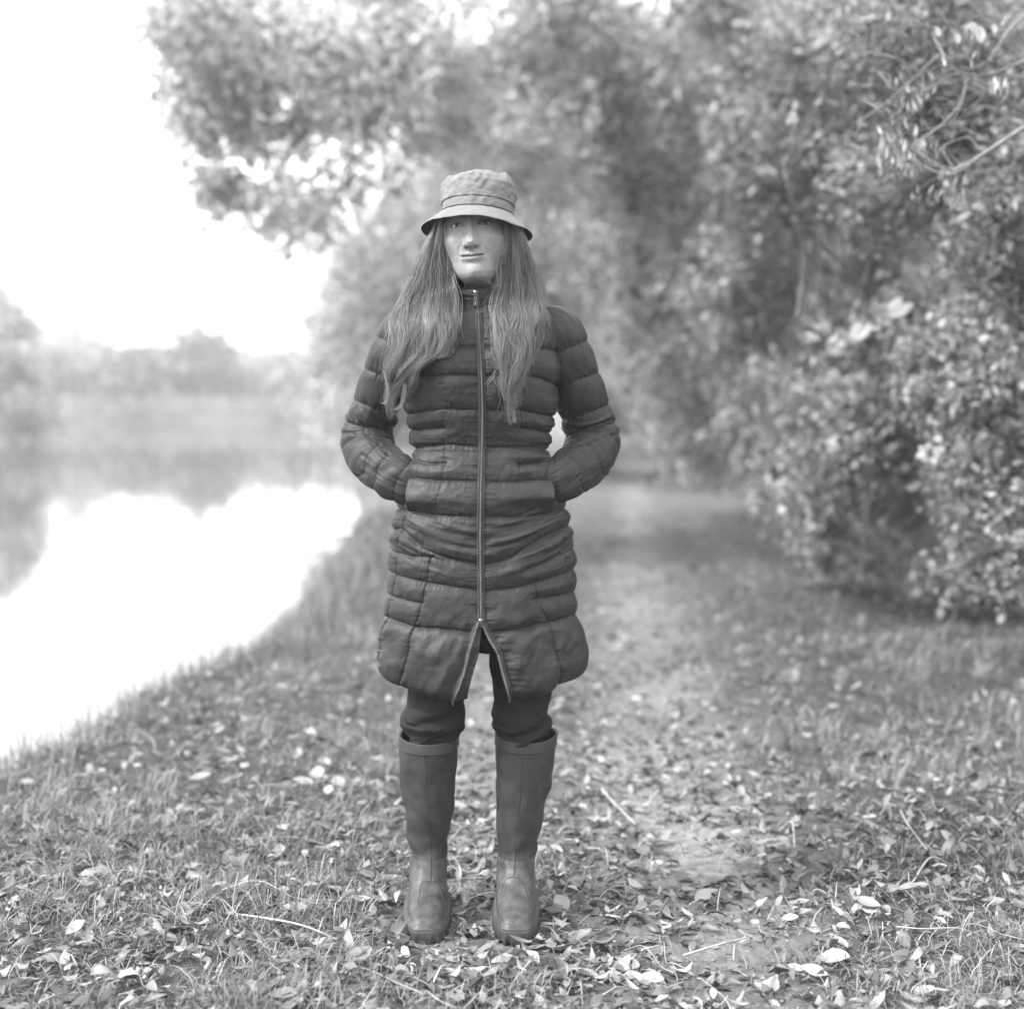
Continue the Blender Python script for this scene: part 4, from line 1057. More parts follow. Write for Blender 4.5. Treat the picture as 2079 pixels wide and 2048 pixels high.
# the wood behind the hedge: nobody could count it
rng = np.random.default_rng(40)
bags = []; shades = []
def wood(c, r, n, leaf, seed):
    rg = np.random.default_rng(seed); d = rand_dirs(n, rg)*np.power(rg.uniform(0, 1, n), 1/3)[:, None]
    p = np.array(c)+d*np.array(r); p = p[p[:, 2] > .1]
    return leaves_at(p, leaf, rg, .2, .6, False), len(p)
Vs, Fs, Sh, nn_ = [], [], [], 0
for (c, r, n, leaf, seed) in [((6.2, 9, 1.6), (2.4, 3.6, 2.4), 16000, .10, 1), ((6.5, 14, 3.2), (2.2, 5, 3.4), 20000, .13, 2), ((6, 22, 4), (2.6, 6, 5), 16000, .2, 3), ((4.9, 7.5, 4), (1.4, 2.4, 1.6), 11000, .09, 5),
                              ((5, 34, 5), (4, 8, 6), 12000, .3, 4), ((4.4, 6.6, 1.5), (.9, 1.5, 1.5), 9000, .07, 6), ((4.6, 10.5, 1.4), (.9, 2.0, 1.5), 9000, .08, 7)]:
    (V_, F_, k_), cnt = wood(c, r, n, leaf, seed); Vs.append(V_); Fs.append(F_+nn_); nn_ += len(V_); Sh.append(np.repeat(np.random.default_rng(seed).uniform(0, .8, cnt), k_))
o = mesh_np('woods', np.vstack(Vs), np.vstack(Fs), M['leaf_dark'], smooth=False, attrs={'shade': np.concatenate(Sh)})
tag(o, 'dense dark thicket filling the space behind the hedge', 'woods', kind='stuff')
# thin stems that stand in the hedge
for i, (x0, y0, x1, y1, Y, r) in enumerate([(1540, 620, 1545, 380, 7.6, .008), (1572, 610, 1590, 390, 7.4, .007), (1500, 430, 1640, 560, 7.2, .006), (1625, 560, 1660, 380, 7.0, .007), (1690, 580, 1750, 420, 7.4, .006), (1405, 600, 1420, 300, 10.5, .012), (1350, 300, 1400, 60, 10.8, .022), (1195, 400, 1165, 120, 13.2, .06), (1060, 330, 1200, 240, 14, .03), (500, 250, 560, 20, 10.6, .018)]):
    a_, b_ = P(x0*K, y0*K, Y), P(x1*K, y1*K, Y+.3); md = (a_+b_)/2+np.array([.012, 0, .02])
    foot = np.array([a_[0]+.06, Y, height(a_[0], Y)-.05]); 
    if i >= 7: foot = a_
    bg_ = Bag(); C = catmull([a_+np.array([.02, .1, -.25]), a_, md, b_], 16) if i < 7 else catmull([a_, md, b_], 12)
    bg_.tube(C, np.linspace(r*1.2, r*.5, len(C)), 7); o = bg_.build('sapling' if i < 7 else 'bough', M['bark'])
    tag(o, ['thin upright stem, left of the paired stems in the hedge', 'thin upright stem beside its twin in the hedge gap', 'stem slanting down to the right across the hedge gap', 'short stem crossing the slanting one in the hedge gap',
            'slender stem low under the seed bunches', 'tall faint stem left of the hedge gap', 'long thin stem high up right of centre', 'thick dark blurred trunk above the right shoulder of the woman',
            'dark curved bough joining the thick trunk', 'drooping bough over the water at the top left'][i], 'tree stem' if i < 8 else 'bough', group='bare stems and boughs in the foliage')
# the near branch with seed bunches
def rel(p): return np.array(p)-np.array(near_tree.location)
def tubeobj(name, pts, r0, r1, mat, parent, n=14, m=7, base=None):
    b_ = Bag(); C = catmull(pts, n); C = C-(np.array(base) if base is not None else 0); b_.tube(C, np.linspace(r0, r1, n), m); return b_.build(name, mat, parent)
NB = np.array(near_tree.location)
Yb = 4.6
bp_ = [P(2250, 150, 4.9), P(2075, 262, Yb), P(1990, 318, Yb), P(1935, 348, Yb)]
tubeobj('branch', bp_, .0095, .006, M['bark_pale'], near_tree, base=NB)['label'] = 'pale bare branch entering from the right edge'
for pts, r in [([P(1935, 348, Yb), P(1895, 330, Yb), P(1870, 312, Yb+.03), P(1850, 300, Yb+.1)], .004), ([P(1938, 345, Yb), P(1915, 300, Yb+.02), P(1965, 280, Yb+.03), P(1985, 300, Yb)], .003), ([P(1990, 318, Yb), P(1940, 352, Yb-.02), P(1900, 350, Yb), P(1850, 325, Yb+.05), P(1800, 332, Yb+.05), P(1780, 352, Yb)], .004),
               ([P(1935, 348, Yb), P(1880, 330, Yb+.05), P(1850, 300, Yb), P(1905, 260, Yb), P(1950, 210, Yb+.1), P(1965, 160, Yb+.1)], .004), ([P(2060, 290, Yb), P(2058, 330, Yb), P(2040, 345, Yb), P(2020, 350, Yb)], .0035),
               ([P(1910, 110, Yb+.2), P(1850, 165, Yb+.3), P(1800, 210, Yb+.4), P(1740, 250, Yb+.6)], .006), ([P(1920, 120, Yb+.2), P(1890, 60, Yb+.3), P(1890, 30, Yb+.2)], .005), ([P(2100, 20, Yb+.5), P(2050, 60, Yb+.4), P(2000, 130, Yb+.4), P(1910, 145, Yb+.3)], .008),
               ([P(2090, 120, Yb+.4), P(2000, 155, Yb+.3), P(1940, 150, Yb+.3), P(1890, 180, Yb+.4), P(1840, 185, Yb+.5)], .006), ([P(1960, 150, Yb+.3), P(1955, 200, Yb+.2), P(1930, 250, Yb+.2), P(1880, 262, Yb+.2)], .004)]:
    tubeobj('twig', pts, r, r*.5, M['bark_pale'], near_tree, base=NB, m=5)
# seed key: a slim drooping wing
def leaf_mesh(name, L, W, cup, curl, mat, shade, seed=0, k=5, tipn=1.0, wav=.1):
    rg = np.random.default_rng(seed); u = np.linspace(0, 1, k)[:, None]; v = np.array([-1, -.5, 0, .5, 1.])[None]
    wd = W/2*np.sin(np.clip(u, 0.02, .98)**tipn*pi)**.75
    X = v*wd+wav*W*(u-.5)**2; Y = u*L+0*v; Z = cup*np.abs(v)**1.4*wd+curl*L*(u-.35)**2+wav*W*.35*noise(u*3+seed, v*2, seed=seed)
    V = np.stack([X, Y, Z], -1).reshape(-1, 3)-np.array([0, L*.45, 0]); Fc = grid_faces(k, 5)
    me = bpy.data.meshes.new(name); me.from_pydata(V.tolist(), [], Fc.tolist())
    for p in me.polygons: p.use_smooth = True
    at = me.attributes.new('shade', 'FLOAT', 'POINT')
    sv_ = np.clip(shade+.16*noise(V[:, 0]*120, V[:, 1]*120, seed=seed)-.20*(np.abs(V[:, 0]) < W*.03), 0, 1)
    at.data.foreach_set('value', sv_.astype(np.float32)); me.materials.append(mat); return me
key_me = [leaf_mesh('seed_key', .036, .010, .2, .05, M['leaf_mid'], s_, i, k=4) for i, s_ in enumerate((.25, .45, .65))]
rg = np.random.default_rng(77)
def place(me, name, parent, p, dirv, nrm, scale=1.0):
    o = bpy.data.objects.new(name, me); link(o, parent)
    y = Vector(dirv).normalized(); z = Vector(nrm); z = (z-y*z.dot(y)).normalized(); x = y.cross(z)
    mt = Matrix((x, y, z)).transposed().to_4x4(); mt.translation = Vector(p)
    o.matrix_local = mt @ Matrix.Scale(scale, 4); return o
for (x, y, n, sp) in [(1700*K, 210*K, 0, 1), (1822, 160, 9, 16), (1815, 330, 12, 18), (1835, 345, 10, 16), (1795, 325, 10, 14), (1880, 395, 9, 12), (1930, 400, 14, 16), (1925, 360, 8, 16), (2015, 185, 14, 18), (2035, 175, 10, 12), (1860, 200, 14, 22), (1870, 165, 10, 20), (1800, 290, 14, 22), (1850, 280, 18, 26), (1880, 300, 14, 22), (1960, 70, 6, 12), (1945, 120, 10, 20), (1840, 255, 14, 26)]:
    for _ in range(n):
        p = P(x+rg.normal()*sp, y+rg.normal()*sp*.7, Yb+rg.normal()*.10)
        place(key_me[rg.integers(3)], 'seed_key', near_tree, p-NB, (rg.normal()*.35, rg.normal()*.35, -1), rand_dirs(1, rg)[0], rg.uniform(.7, 1.25))
rt = np.random.default_rng(88); tw = Bag()
for _ in range(150):
    x = rt.uniform(1740, 2075); y = rt.uniform(20, 400); a_ = rt.uniform(-.9, .9)+(pi if rt.uniform() < .5 else 0); l_ = rt.uniform(25, 95); b_ = rt.normal()*.22
    pp_ = [P(x+l_*t*math.cos(a_+b_*t), y+l_*t*math.sin(a_+b_*t)+12*t*t, Yb+.1+.25*rt.uniform()) for t in (0, .35, .7, 1)]
    tw.tube(catmull(pp_, 8)-NB, np.linspace(.0026, .0012, 8), 4)
tag(tw.build('twigs', M['bark_pale'], near_tree), kind='stuff')
for i, (x, y, sc) in enumerate([(1975, 55, 1.1), (1988, 68, 1.6), (2018, 58, .9), (1943, 78, .9), (1903, 64, .9)]):
    place(leaf_mesh('leaf', .035, .024, .3, .1, M['leaf_bright'], .9, i), 'leaf', near_tree, P(x, y, Yb+.05)-NB, (.3, .1, -1), (0, -1, .5), sc)
# pale spray of big leaves standing out of the hedge
big = [leaf_mesh('leaf', .085, .04, .25, .15, M['leaf_bright'], s_, i+5) for i, s_ in enumerate((.15, .3, .5))]
sb_ = P(1760, 700, 7.0); sb_[2] = .35
spr = empty('bramble_spray', tuple(sb_), label='arching spray of large pale leaves standing out of the hedge', cat='bramble')
for pts in ([sb_, P(1760, 720, 7.0), P(1700, 665, 6.9), P(1622, 690, 6.8)], [sb_, P(1790, 720, 6.9), P(1790, 660, 6.8), P(1800, 625, 6.8)]):
    tubeobj('stem', pts, .006, .003, M['bark'], spr, base=sb_)
for x, y, a_, sc in [(1635, 690, -1, 1.2), (1650, 684, -.8, 1.0), (1668, 668, -.9, 1.1), (1675, 660, -.4, .9), (1700, 715, -.9, 1.0), (1716, 685, -.5, 1.1), (1735, 672, .3, 1.1), (1750, 676, .9, 1.3), (1752, 655, -.3, 1.0), (1730, 690, -.9, .9), (1812, 625, .2, 1.5), (1825, 632, .6, 1.5), (1805, 640, -.6, 1.2), (1795, 655, -.9, 1.0), (1690, 690, .5, .8), (1775, 668, .3, .9), (1705, 700, .2, .8)]:
    place(big[rg.integers(3)], 'leaf', spr, P(x, y, 6.8+rg.normal()*.05)-sb_, (a_, rg.normal()*.3, .35+rg.normal()*.3), (rg.normal()*.2, -.8, .7), sc)
sb_ = P(1618, 640, 6.6)
spr = empty('bramble', tuple(sb_), label='thin stem topped with two pale buds above the hedge gap', cat='bramble')
tubeobj('stem', [sb_, P(1632, 520, 6.6), P(1606, 400, 6.4), P(1590, 335, 6.4), P(1607, 300, 6.4), P(1608, 235, 6.4)], .0045, .003, M['bark_pale'], spr, n=20, base=sb_)
for x, y, sc in [(1613, 214, .5), (1606, 238, .7), (1612, 244, .6), (1600, 246, .5)]:
    place(big[2], 'leaf', spr, P(x, y, 6.4)-sb_, (.3, 0, 1), (0, -1, .3), sc)
# loose bright leaves hanging in the hedge
for i, (x, y, Y) in enumerate([(1715, 955, 7.0), (1890, 1160, 6.2), (2020, 790, 5.6), (1880, 880, 6.0), (1960, 720, 6.0)]):
    pp = P(x, y, Y); o = place(big[i % 3], 'hedge_leaf', None, pp, (.4, .1, -1), (0, -1, .3), .5)
    tag(o, ['bright leaf hanging at the left face of the hedge', 'bright leaf low down by the dark hollow', 'bright leaf close to the right edge of the picture', 'small bright leaf in the middle of the nearest bush', 'bright leaf near the top of the nearest bush'][i], 'leaf', 'bright leaves caught in the hedge')

# far bank
G_F = 'trees on the far bank'
far = [(40, 700, 84, 60, 55, 'leftmost low tree on the far bank'), (110, 708, 88, 55, 55, 'second low tree from the left on the far bank'), (175, 715, 90, 50, 48, 'dull low tree left of the dark round one'), (265, 725, 84, 55, 58, 'dark round tree on the far bank'),
       (372, 700, 86, 42, 66, 'tallest square topped tree on the far bank'), (440, 725, 90, 40, 52, 'pale tree right of the tallest far tree'), (500, 722, 88, 40, 54, 'rounded far tree between two pale ones'), (570, 725, 84, 55, 56, 'far tree nearest to the coat sleeve'), (650, 715, 92, 55, 58, 'far tree partly hidden by the coat sleeve'), (325, 728, 92, 38, 45, 'low far tree filling the gap before the tallest')]
for i, (xd, yd, Y, rx, rz, lab) in enumerate(far):
    b_ = P(xd*K, 800*K, Y); b_[2] = height(b_[0], Y)
    tree('far_tree', lab, 'tree', tuple(b_), [E(xd, yd, Y, rx, rz, 2.5, 1)], 34, 55, .55, M['leaf_dark' if i in (3, 4, 7) else 'leaf_mid'], .18, 3.0, seed=60+i, group=G_F, clump_r=1.5, aspect=.8, shade_lo=0 if i in (3, 4, 7) else .3)
b_ = P(-10, 800*K, 52); b_[2] = WATER_Z-.1
tree('far_tree', 'tall pale tree cut by the left edge, on a spit in the river', 'tree', (P(-40, 900, 50)[0], 50, -.35), [E(0, 640, 50, 50, 110, 2, 1), E(20, 760, 50, 90, 55, 2, .8)], 60, 60, .32, M['leaf_pale'], .2, 5, seed=75, group=G_F, clump_r=.9, aspect=.8)
tree('far_tree', 'small pointed tree rising above the low far trees', 'tree', (P(150, 900, 90)[0], 90, .2), [E(140, 640, 90, 14, 40, 1, 1)], 14, 50, .4, M['leaf_pale'], .12, 6, seed=76, group=G_F, clump_r=.8)
rg = np.random.default_rng(44); n = 9000
p = np.stack([rg.uniform(-70, 0, n), rg.uniform(79, 84, n), rg.uniform(-.3, .8, n)], -1)
V_, F_, k_ = leaves_at(p, .5, rg, -1.5, .15, False)
tag(mesh_np('reeds', V_, F_, M['leaf_bright'], smooth=False, attrs={'shade': np.zeros(len(V_))}), 'pale strip of reeds along the far waterline', 'reeds', kind='stuff')
V_ = None

# ================================================================== ground cover
rg = np.random.default_rng(101)
def wedge(n, y0, y1, pw_=1.6):
    """points on the bank, thinning with distance as fine detail stops mattering"""
    u = rg.uniform(0, 1, n); q = 1-pw_
    y = (y0**q+(y1**q-y0**q)*u)**(1/q)
    x = rg.uniform(-1, 1, n)*(.43*y+.35)
    ok = x > edge(y)-.30
    return x[ok], y[ok]
def bare(x, y):
    """0 grass .. 1 bare or leaf strewn track"""
    a = np.exp(-((x-path_x(y))/(.34+.02*y))**2)
    b = np.exp(-((x+.12)/.22)**2)*.85*sstep(2.6, 3.3, y)*(1-sstep(5.5, 8, y))
    n = .5+.5*fbm(x*2.4, y*1.6, seed=61)
    return np.clip(np.maximum(a, b)*1.25+.30*(n-.55), 0, 1)
def blades(bx, by, L, W, heading, lean, seed, sh):
    n = len(bx); z = height(bx, by)
    d = np.stack([np.cos(heading), np.sin(heading), 0*heading], -1); up = np.array([0, 0, 1.])
    s = np.stack([-np.sin(heading+1.2*rg.normal(size=n)), np.cos(heading), 0*heading], -1)
    p0 = np.stack([bx, by, z-.005], -1)
    pts = []
    for t, (hx, hz_) in zip((0, .36, .70, 1.0), ((0, 0), (.18, .42), (.55, .66), (1.0, .62))):
        hxx = hx*lean; hzz = hz_*(1.15-lean*.55)+t*(.45*(1-lean))
        pts.append(p0+d*(hxx*L)[:, None]+up*(hzz*L)[:, None])
    w = W[:, None]*.5
    V = np.stack([pts[0]-s*w, pts[0]+s*w, pts[1]-s*w*.9, pts[1]+s*w*.9, pts[2]-s*w*.6, pts[2]+s*w*.6, pts[3]], 1)
    o = (np.arange(n)*7)[:, None]
    T = np.concatenate([o+np.array(q) for q in ([0, 1, 3], [0, 3, 2], [2, 3, 5], [2, 5, 4], [4, 5, 6])])
    return V.reshape(-1, 3), T, np.repeat(sh, 7)
def off_boot(x, y, r=1.0): return (np.hypot((x+.195)/.062, (y-3.30)/.17) > r) & (np.hypot((x-.0)/.062, (y-3.30)/.17) > r)
# tufts
tx, ty = wedge(6600, 2.35, 16, 1.7)
keep = (rg.uniform(0, 1, len(tx)) > bare(tx, ty)*1.02) & (rg.uniform(0, 1, len(tx)) < .55+.75*noise(tx*2.3, ty*1.7, seed=66))
tx, ty = tx[keep], ty[keep]
dens = .5+.5*fbm(tx*1.1, ty*.9, seed=62)
per = 22
near_boot = np.minimum(np.hypot((tx+.215)/.8, (ty-3.27)/1.6), np.hypot((tx-.0)/.8, (ty-3.27)/1.6)); kb_ = near_boot > .17
tx, ty, dens = tx[kb_], ty[kb_], dens[kb_]
bx = np.repeat(tx, per); by = np.repeat(ty, per); sc = np.maximum(1, by/6.)
rad = np.abs(rg.normal(size=len(bx)))*.022*sc; hd = rg.uniform(0, 2*pi, len(bx)); th_ = np.repeat(rg.uniform(0, 2*pi, len(tx)), per)
bx = bx+np.cos(hd)*rad*1.6; by = by+np.sin(hd)*rad
hd2 = np.where(rg.uniform(size=len(bx)) < .5, hd, th_+rg.normal(size=len(bx))*.6)
L = np.repeat(rg.uniform(.05, .15, len(tx))*(.6+.7*np.clip(dens, 0, 1)), per)*rg.uniform(.5, 1.25, len(bx))*(.62+.38*sstep(2.8, 3.9, by))
W = rg.uniform(.0018, .0036, len(bx))*sc
lean = np.clip(rg.normal(.80, .28, len(bx)), .15, 1.3)
sh = np.clip(np.repeat(rg.uniform(0, .55, len(tx)), per)+rg.uniform(-.1, .45, len(bx)), 0, 1)
V1, T1, S1 = blades(bx, by, L, W, hd2, lean, 1, sh)
# loose lying blades everywhere
lx, ly = wedge(34000, 2.35, 12, 1.8)
keep = (rg.uniform(0, 1, len(lx)) > bare(lx, ly)*.86) & off_boot(lx, ly, 1.25)
lx, ly = lx[keep], ly[keep]; n = len(lx)
V2, T2, S2 = blades(lx, ly, rg.uniform(.03, .10, n), rg.uniform(.002, .004, n)*np.maximum(1, ly/6), rg.uniform(0, 2*pi, n), np.clip(rg.normal(.95, .2, n), .4, 1.3), 2, np.clip(rg.uniform(0, 1.1, n), 0, 1))
# rank fringe at the top of the bank
fy = rg.uniform(4.2, 15, 5200); fx_ = edge(fy)+rg.normal(size=5200)*.14+.02
V3, T3_, S3 = blades(fx_, fy, rg.uniform(.06, .17, 5200), rg.uniform(.003, .005, 5200)*np.maximum(1, fy/6), rg.uniform(0, 2*pi, 5200), np.clip(rg.normal(.5, .3, 5200), .05, 1.1), 3, rg.uniform(0, .8, 5200))
# dark grass
o = mesh_np('grass', np.vstack([V1, V2, V3]), np.vstack([T1, T2+len(V1), T3_+len(V1)+len(V2)]), M['grass'], attrs={'shade': np.concatenate([S1, S2, S3])})
tag(o, 'tussocky unmown grass on both sides of the track', 'grass', kind='stuff')
# leaf litter
def litter(x, y, L, W, seed, sh, zoff, tilt):
    n = len(x); rgl = np.random.default_rng(seed)
    nrm_ = np.stack([rgl.normal(size=n)*tilt, rgl.normal(size=n)*tilt, np.ones(n)], -1); nrm_ /= np.linalg.norm(nrm_, axis=1, keepdims=True)
    h_ = rgl.uniform(0, 2*pi, n); d = np.stack([np.cos(h_), np.sin(h_), 0*h_], -1); d -= nrm_*(d*nrm_).sum(1, keepdims=True); d /= np.linalg.norm(d, axis=1, keepdims=True)
    s = np.cross(nrm_, d); c = np.stack([x, y, height(x, y)+zoff], -1)
    cup = rgl.normal(size=n)*.55; curl = rgl.normal(size=n)*.55; bend = rgl.normal(size=n)*.25
    out = []
    for u in (0, .28, .55, .8, 1):
        wd = .5*W*math.sin(min(max(u, .03), .985)*pi)**.7
        for v in (-1, 0, 1):
            out.append(c+d*((u-.5)*L)[:, None]+s*(v*wd+bend*W*(u-.5)**2*2)[:, None]+nrm_*(cup*abs(v)*wd+curl*L*(u-.5)**2+(.12*W*rgl.normal(size=n) if v else 0))[:, None])
    V = np.stack(out, 1)
    q = grid_faces(5, 3); o = (np.arange(n)*15)[:, None, None]
    return V.reshape(-1, 3), (o+q[None]).reshape(-1, 4), np.repeat(sh, 15)
lx, ly = wedge(30000, 2.35, 15, 1.75)
pr_ = .46+.75*bare(lx, ly)+.35*noise(lx*1.7, ly*1.3, seed=63)
patch = np.maximum(np.exp(-((lx-.50)/.15)**2-((ly-3.15)/.38)**2), np.exp(-((lx-.50)/.13)**2-((ly-3.95)/.30)**2))       # bare trodden soil
keep = (rg.uniform(size=len(lx)) < pr_) & (rg.uniform(size=len(lx)) > patch*.93) & off_boot(lx, ly, 1.1)
lx, ly = lx[keep], ly[keep]; n = len(lx)
Ls = rg.uniform(.016, .058, n)*np.maximum(1, ly/9); Ws = Ls*rg.uniform(.26, .55, n)
shl_ = rg.beta(1.1, 2.8, n)
Va, Fa, Sa = litter(lx, ly, Ls, Ws, 5, shl_, rg.uniform(.003, .022, n)+.022*(1-bare(lx, ly))*rg.uniform(0, 1, n), .40)
o = mesh_np('leaf_litter', Va, Fa, M['litter'], attrs={'shade': Sa}); tag(o, 'drift of small dead leaves scattered over the bank and track', 'leaf litter', kind='stuff')
# small crumbs on the bare soil
lx, ly = wedge(9000, 2.35, 7, 1.9); keep = rg.uniform(size=len(lx)) < bare(lx, ly); lx, ly = lx[keep], ly[keep]; n = len(lx)
Va, Fa, Sa = litter(lx, ly, rg.uniform(.006, .02, n), rg.uniform(.003, .01, n), 6, rg.beta(2, 3, n), rg.uniform(.001, .006, n), .4)
o = mesh_np('debris', Va, Fa, M['litter'], attrs={'shade': Sa}); tag(o, 'crumbs of leaf and bark on the trodden soil', 'debris', kind='stuff')
# the nearest leaves one by one
tmpl = [leaf_mesh('fallen_leaf', .068, .068*a_, c_, k_, M['litter'], s_, i+20, k=6) for i, (a_, c_, k_, s_) in enumerate(
    [(.34, .5, .5, .35), (.42, -.4, .7, .5), (.5, .3, -.5, .25), (.30, .8, .9, .6), (.62, .35, .3, .7), (.38, -.6, -.4, .15), (.45, .7, .2, .45), (.55, -.3, .6, .3)])]
cnt = 0
while cnt < 290:
    x, y = wedge(1, 2.55, 4.7, 1.5)
    if len(x) == 0: continue
    x, y = x[0], y[0]
    if rg.uniform() > .35+.6*bare(x, y) or abs(x) > .37*y: continue
    if rg.uniform() < .9*max(math.exp(-((x-.50)/.15)**2-((y-3.15)/.38)**2), 0): continue
    k = int(rg.integers(len(tmpl)))
    if min(math.hypot(x+.20, (y-3.3)*.6), math.hypot(x-.0, (y-3.3)*.6)) < .075: continue
    h_ = rg.uniform(0, 2*pi); o = place(tmpl[k], 'fallen_leaf', None, (x, y, float(height(x, y))+rg.uniform(.008, .024)), (math.cos(h_), math.sin(h_), rg.normal()*.2), (rg.normal()*.3, rg.normal()*.3, 1), rg.uniform(.5, .95))
    look = ['slim brown', 'slim grey backed', 'broad dark', 'curled narrow', 'broad pale', 'narrow dark', 'cupped mid grey', 'broad warped'][k]
    if x < -.32: zone = 'lying in the tussocky grass left of the boots'
    elif x < .14: zone = 'lying in the leaves around the boots'
    elif x < .95: zone = 'lying on the trodden track right of the boots'
    else: zone = 'lying in the grass at the right of the track'
    zone += ', near the bottom edge' if y < 3.05 else (', level with the toes' if y < 3.5 else ', farther off than the heels')
    zone = zone.replace('tussocky ', '').replace('trodden ', '').replace('lying ', '').replace(' the ', ' ').replace('farther off than', 'beyond').replace('at right', 'right')
    tag(o, look+' fallen leaf '+zone, 'leaf', look+' leaves '+zone.replace(',', '')); cnt += 1
pale = [leaf_mesh('fallen_leaf', .075, .045, .3, .25, M['leaf_bright'], s_, 40+i, k=6) for i, s_ in enumerate((.1, .35, .6))]
def gpt(xd, yd):
    x_, y_ = xd*K, yd*K; rx = (x_-1039.5)/F; ru = -(y_-1024)/F; dy = _cp+ru*_sp; dz = -_sp+ru*_cp; t = -CAM_H/dz
    return rx*t, dy*t
for xd, yd, sc, k, lab in [(85, 1822, .75, 2, 'white leaf in the bottom left corner grass'), (376, 1486, .9, 0, 'pale long leaf near the top of the left bank'), (612, 1455, .9, 2, 'topmost white leaf of the pale pile left of the boots'), (600, 1480, 1.0, 1, 'middle leaf of the pale pile left of the boots'),
        (640, 1500, .9, 0, 'right leaf of the pale pile left of the boots'), (575, 1500, .9, 1, 'left leaf of the pale pile left of the boots'), (665, 1462, .6, 0, 'small pale leaf just right of the pale pile'), (470, 1500, .6, 2, 'small round white leaf between pile and left bank'), (620, 1520, .7, 1, 'lowest leaf of the pale pile left of the boots'),
        (548, 1735, 1.0, 0, 'crumpled pale leaf halfway between boots and left edge'), (527, 1610, .8, 0, 'upright pale leaf in the grass below the pale pile'), (676, 1832, .9, 0, 'pale leaf close below the left boot'), (855, 1838, .55, 2, 'tiny white leaf straight below the left boot sole'),
        (1572, 1822, 1.05, 1, 'large round pale leaf right of the dirt patch at the bottom'), (1540, 1845, .75, 2, 'bright leaf below the large round one'), (1505, 1837, .5, 2, 'small bright leaf left of the large round one'), (1640, 1555, .55, 2, 'small white leaf at the grass edge right of the track'),
        (1838, 1528, .9, 2, 'bright leaf caught on stalks near the right edge'), (1868, 1572, 1.0, 0, 'pointed pale leaf tilted up near the right edge'), (1200, 1512, .6, 0, 'pale leaf on the dark litter right of the boots'), (1390, 1532, .6, 0, 'pale leaf in the middle of the track'), (1062, 1715, .85, 0, 'pale leaf standing beside the right boot'),
        (1490, 1742, .55, 1, 'pale leaf on the litter right of the dirt patch'), (1640, 1720, .8, 0, 'faint leaf half buried in grass right of the track'), (862, 1530, .9, 0, 'pale curled leaf seen between the boots'), (1330, 1690, .9, 0, 'flat oval leaf lying on the bare dirt patch'), (1240, 1620, .5, 2, 'small bright leaf above the bare dirt patch'), (700, 1670, .7, 0, 'pale leaf in grass just left of the boots')]:
    x, y = gpt(xd, yd); h_ = rg.uniform(0, 2*pi)
    o = place(pale[k], 'fallen_leaf', None, (x, y, float(height(x, y))+.022), (math.cos(h_), math.sin(h_)*.6, .12), (rg.normal()*.15, -.35, 1), sc)
    tag(o, lab, 'leaf', 'pale fallen leaves')
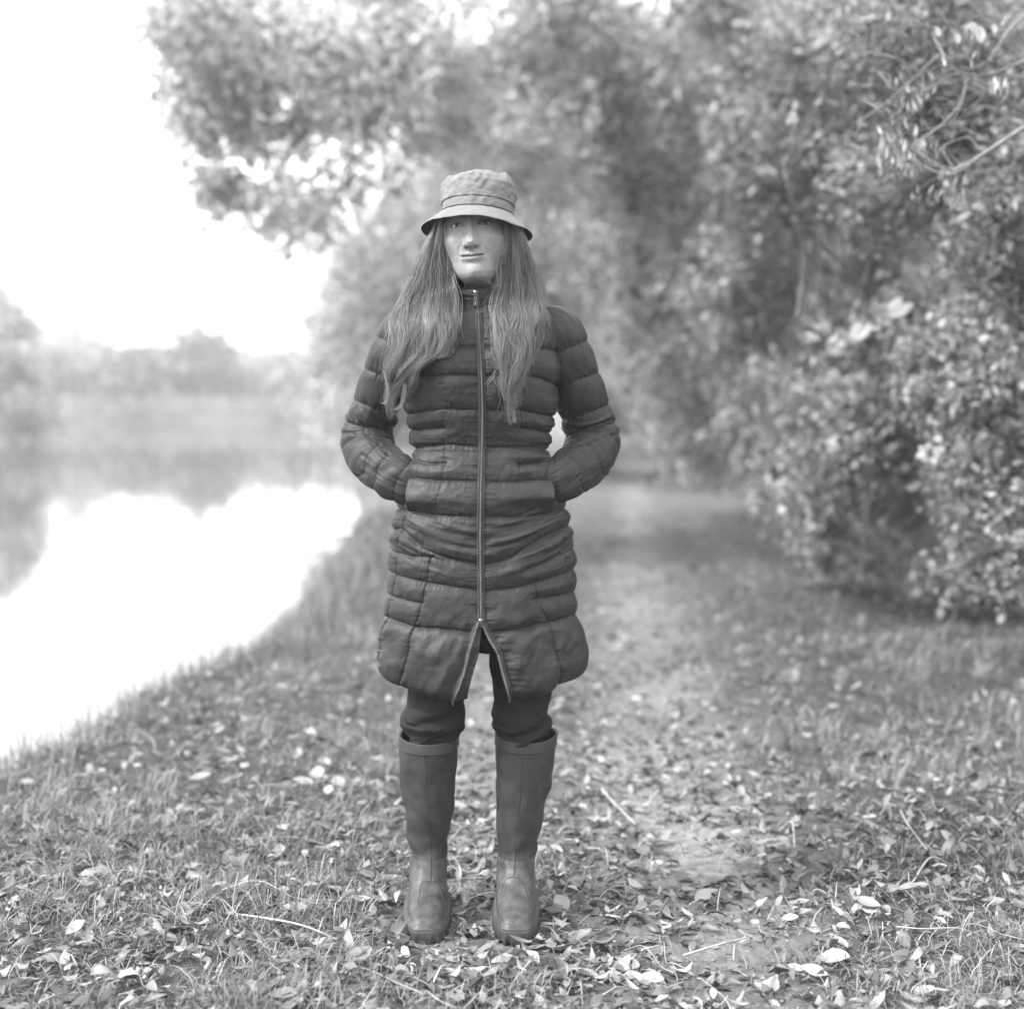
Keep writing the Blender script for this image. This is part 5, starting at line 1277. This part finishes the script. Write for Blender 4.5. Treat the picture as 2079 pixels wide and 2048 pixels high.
# dry stalks
rs = np.random.default_rng(303)
for i in range(70):
    if i % 2: x, y = wedge(1, 2.6, 5.2, 1.4)
    else: x, y = wedge(1, 2.6, 8, 1.2)
    if len(x) == 0: continue
    x, y = x[0], y[0]
    Ls_ = rs.uniform(.08, .30); h_ = rs.uniform(0, 2*pi); q = [0, .33, .66, 1.]; bend = rs.normal()*.16
    pts = [(x+Ls_*t*math.cos(h_+bend*t*3), y+Ls_*t*math.sin(h_+bend*t*3), float(height(x, y))+.018+rs.uniform(0, .045)*(1 if t > 0 else .3)) for t in q]
    b_ = Bag(); b_.tube(catmull(pts, 9)-np.array(pts[0]), np.linspace(.0015, .0007, 9)*max(1, y/5), 5); o = b_.build('dry_stalk', M['twig'], loc=pts[0])
    zone = 'left of the boots' if x < -.3 else ('around the boots' if x < .2 else 'right of the boots')
    side_ = ('long' if Ls_ > .2 else 'short') if Ls_ > .12 else 'tiny'
    zone += ', near' if y < 3.2 else (', level with them' if y < 4 else ', beyond them')
    tag(o, side_+' pale dry stalk on the ground '+zone, 'stalk', side_+' dry stalks '+zone.replace(',', ''))
for xd0, yd0, xd1, yd1, xm, ym, r, lab in [(1145, 1475, 1200, 1545, 1140, 1510, .004, 'curved pale twig arching at the left side of the track'), (1700, 1545, 1760, 1630, 1715, 1590, .003, 'bent straw above the right verge grass'), (1480, 1560, 1500, 1600, 1495, 1575, .003, 'short upright straw beside the track'), (1720, 1680, 1790, 1640, 1755, 1650, .003, 'straw leaning over the right verge'), (430, 1740, 640, 1800, 560, 1790, .003, 'long thin straw crossing the grass left of the boots'), (1290, 1790, 1420, 1770, 1360, 1800, .003, 'straw across the bare dirt patch')]:
    a_, b2, c2_ = gpt(xd0, yd0), gpt(xm, ym), gpt(xd1, yd1)
    pts = [(a_[0], a_[1], float(height(*a_))+.015), (b2[0], b2[1], float(height(*b2))+.05), (c2_[0], c2_[1], float(height(*c2_))+.02)]
    b_ = Bag(); b_.tube(catmull(pts, 12)-np.array(pts[0]), np.linspace(r, r*.6, 12), 6); tag(b_.build('dry_stalk', M['twig'], loc=pts[0]), lab, 'stalk')

# ================================================================== air
HAZE = .0028
if HAZE:
    Vb, Fb = box_at((0, 600, 16), (1900, 1900, 0)); 
    B = np.array([[a, b, e] for a in (-1900, 1900) for b in (-1500, 2300) for e in (-2.3, 22.)], float)
    m = bpy.data.materials.new('haze'); m.use_nodes = True; nt = m.node_tree; nt.nodes.clear()
    v = nd(nt, 'ShaderNodeVolumePrincipled'); v.inputs['Density'].default_value = HAZE; v.inputs['Color'].default_value = (.95, .95, .95, 1)
    v.inputs['Anisotropy'].default_value = .2
    o = nd(nt, 'ShaderNodeOutputMaterial'); nt.links.new(v.outputs[0], o.inputs['Volume'])
    o = mesh_np('haze', B, np.array([[0, 1, 3, 2], [4, 6, 7, 5], [0, 4, 5, 1], [2, 3, 7, 6], [0, 2, 6, 4], [1, 5, 7, 3]]), m, smooth=False)
    tag(o, 'thin pale mist over the river and the track', 'haze', kind='stuff')
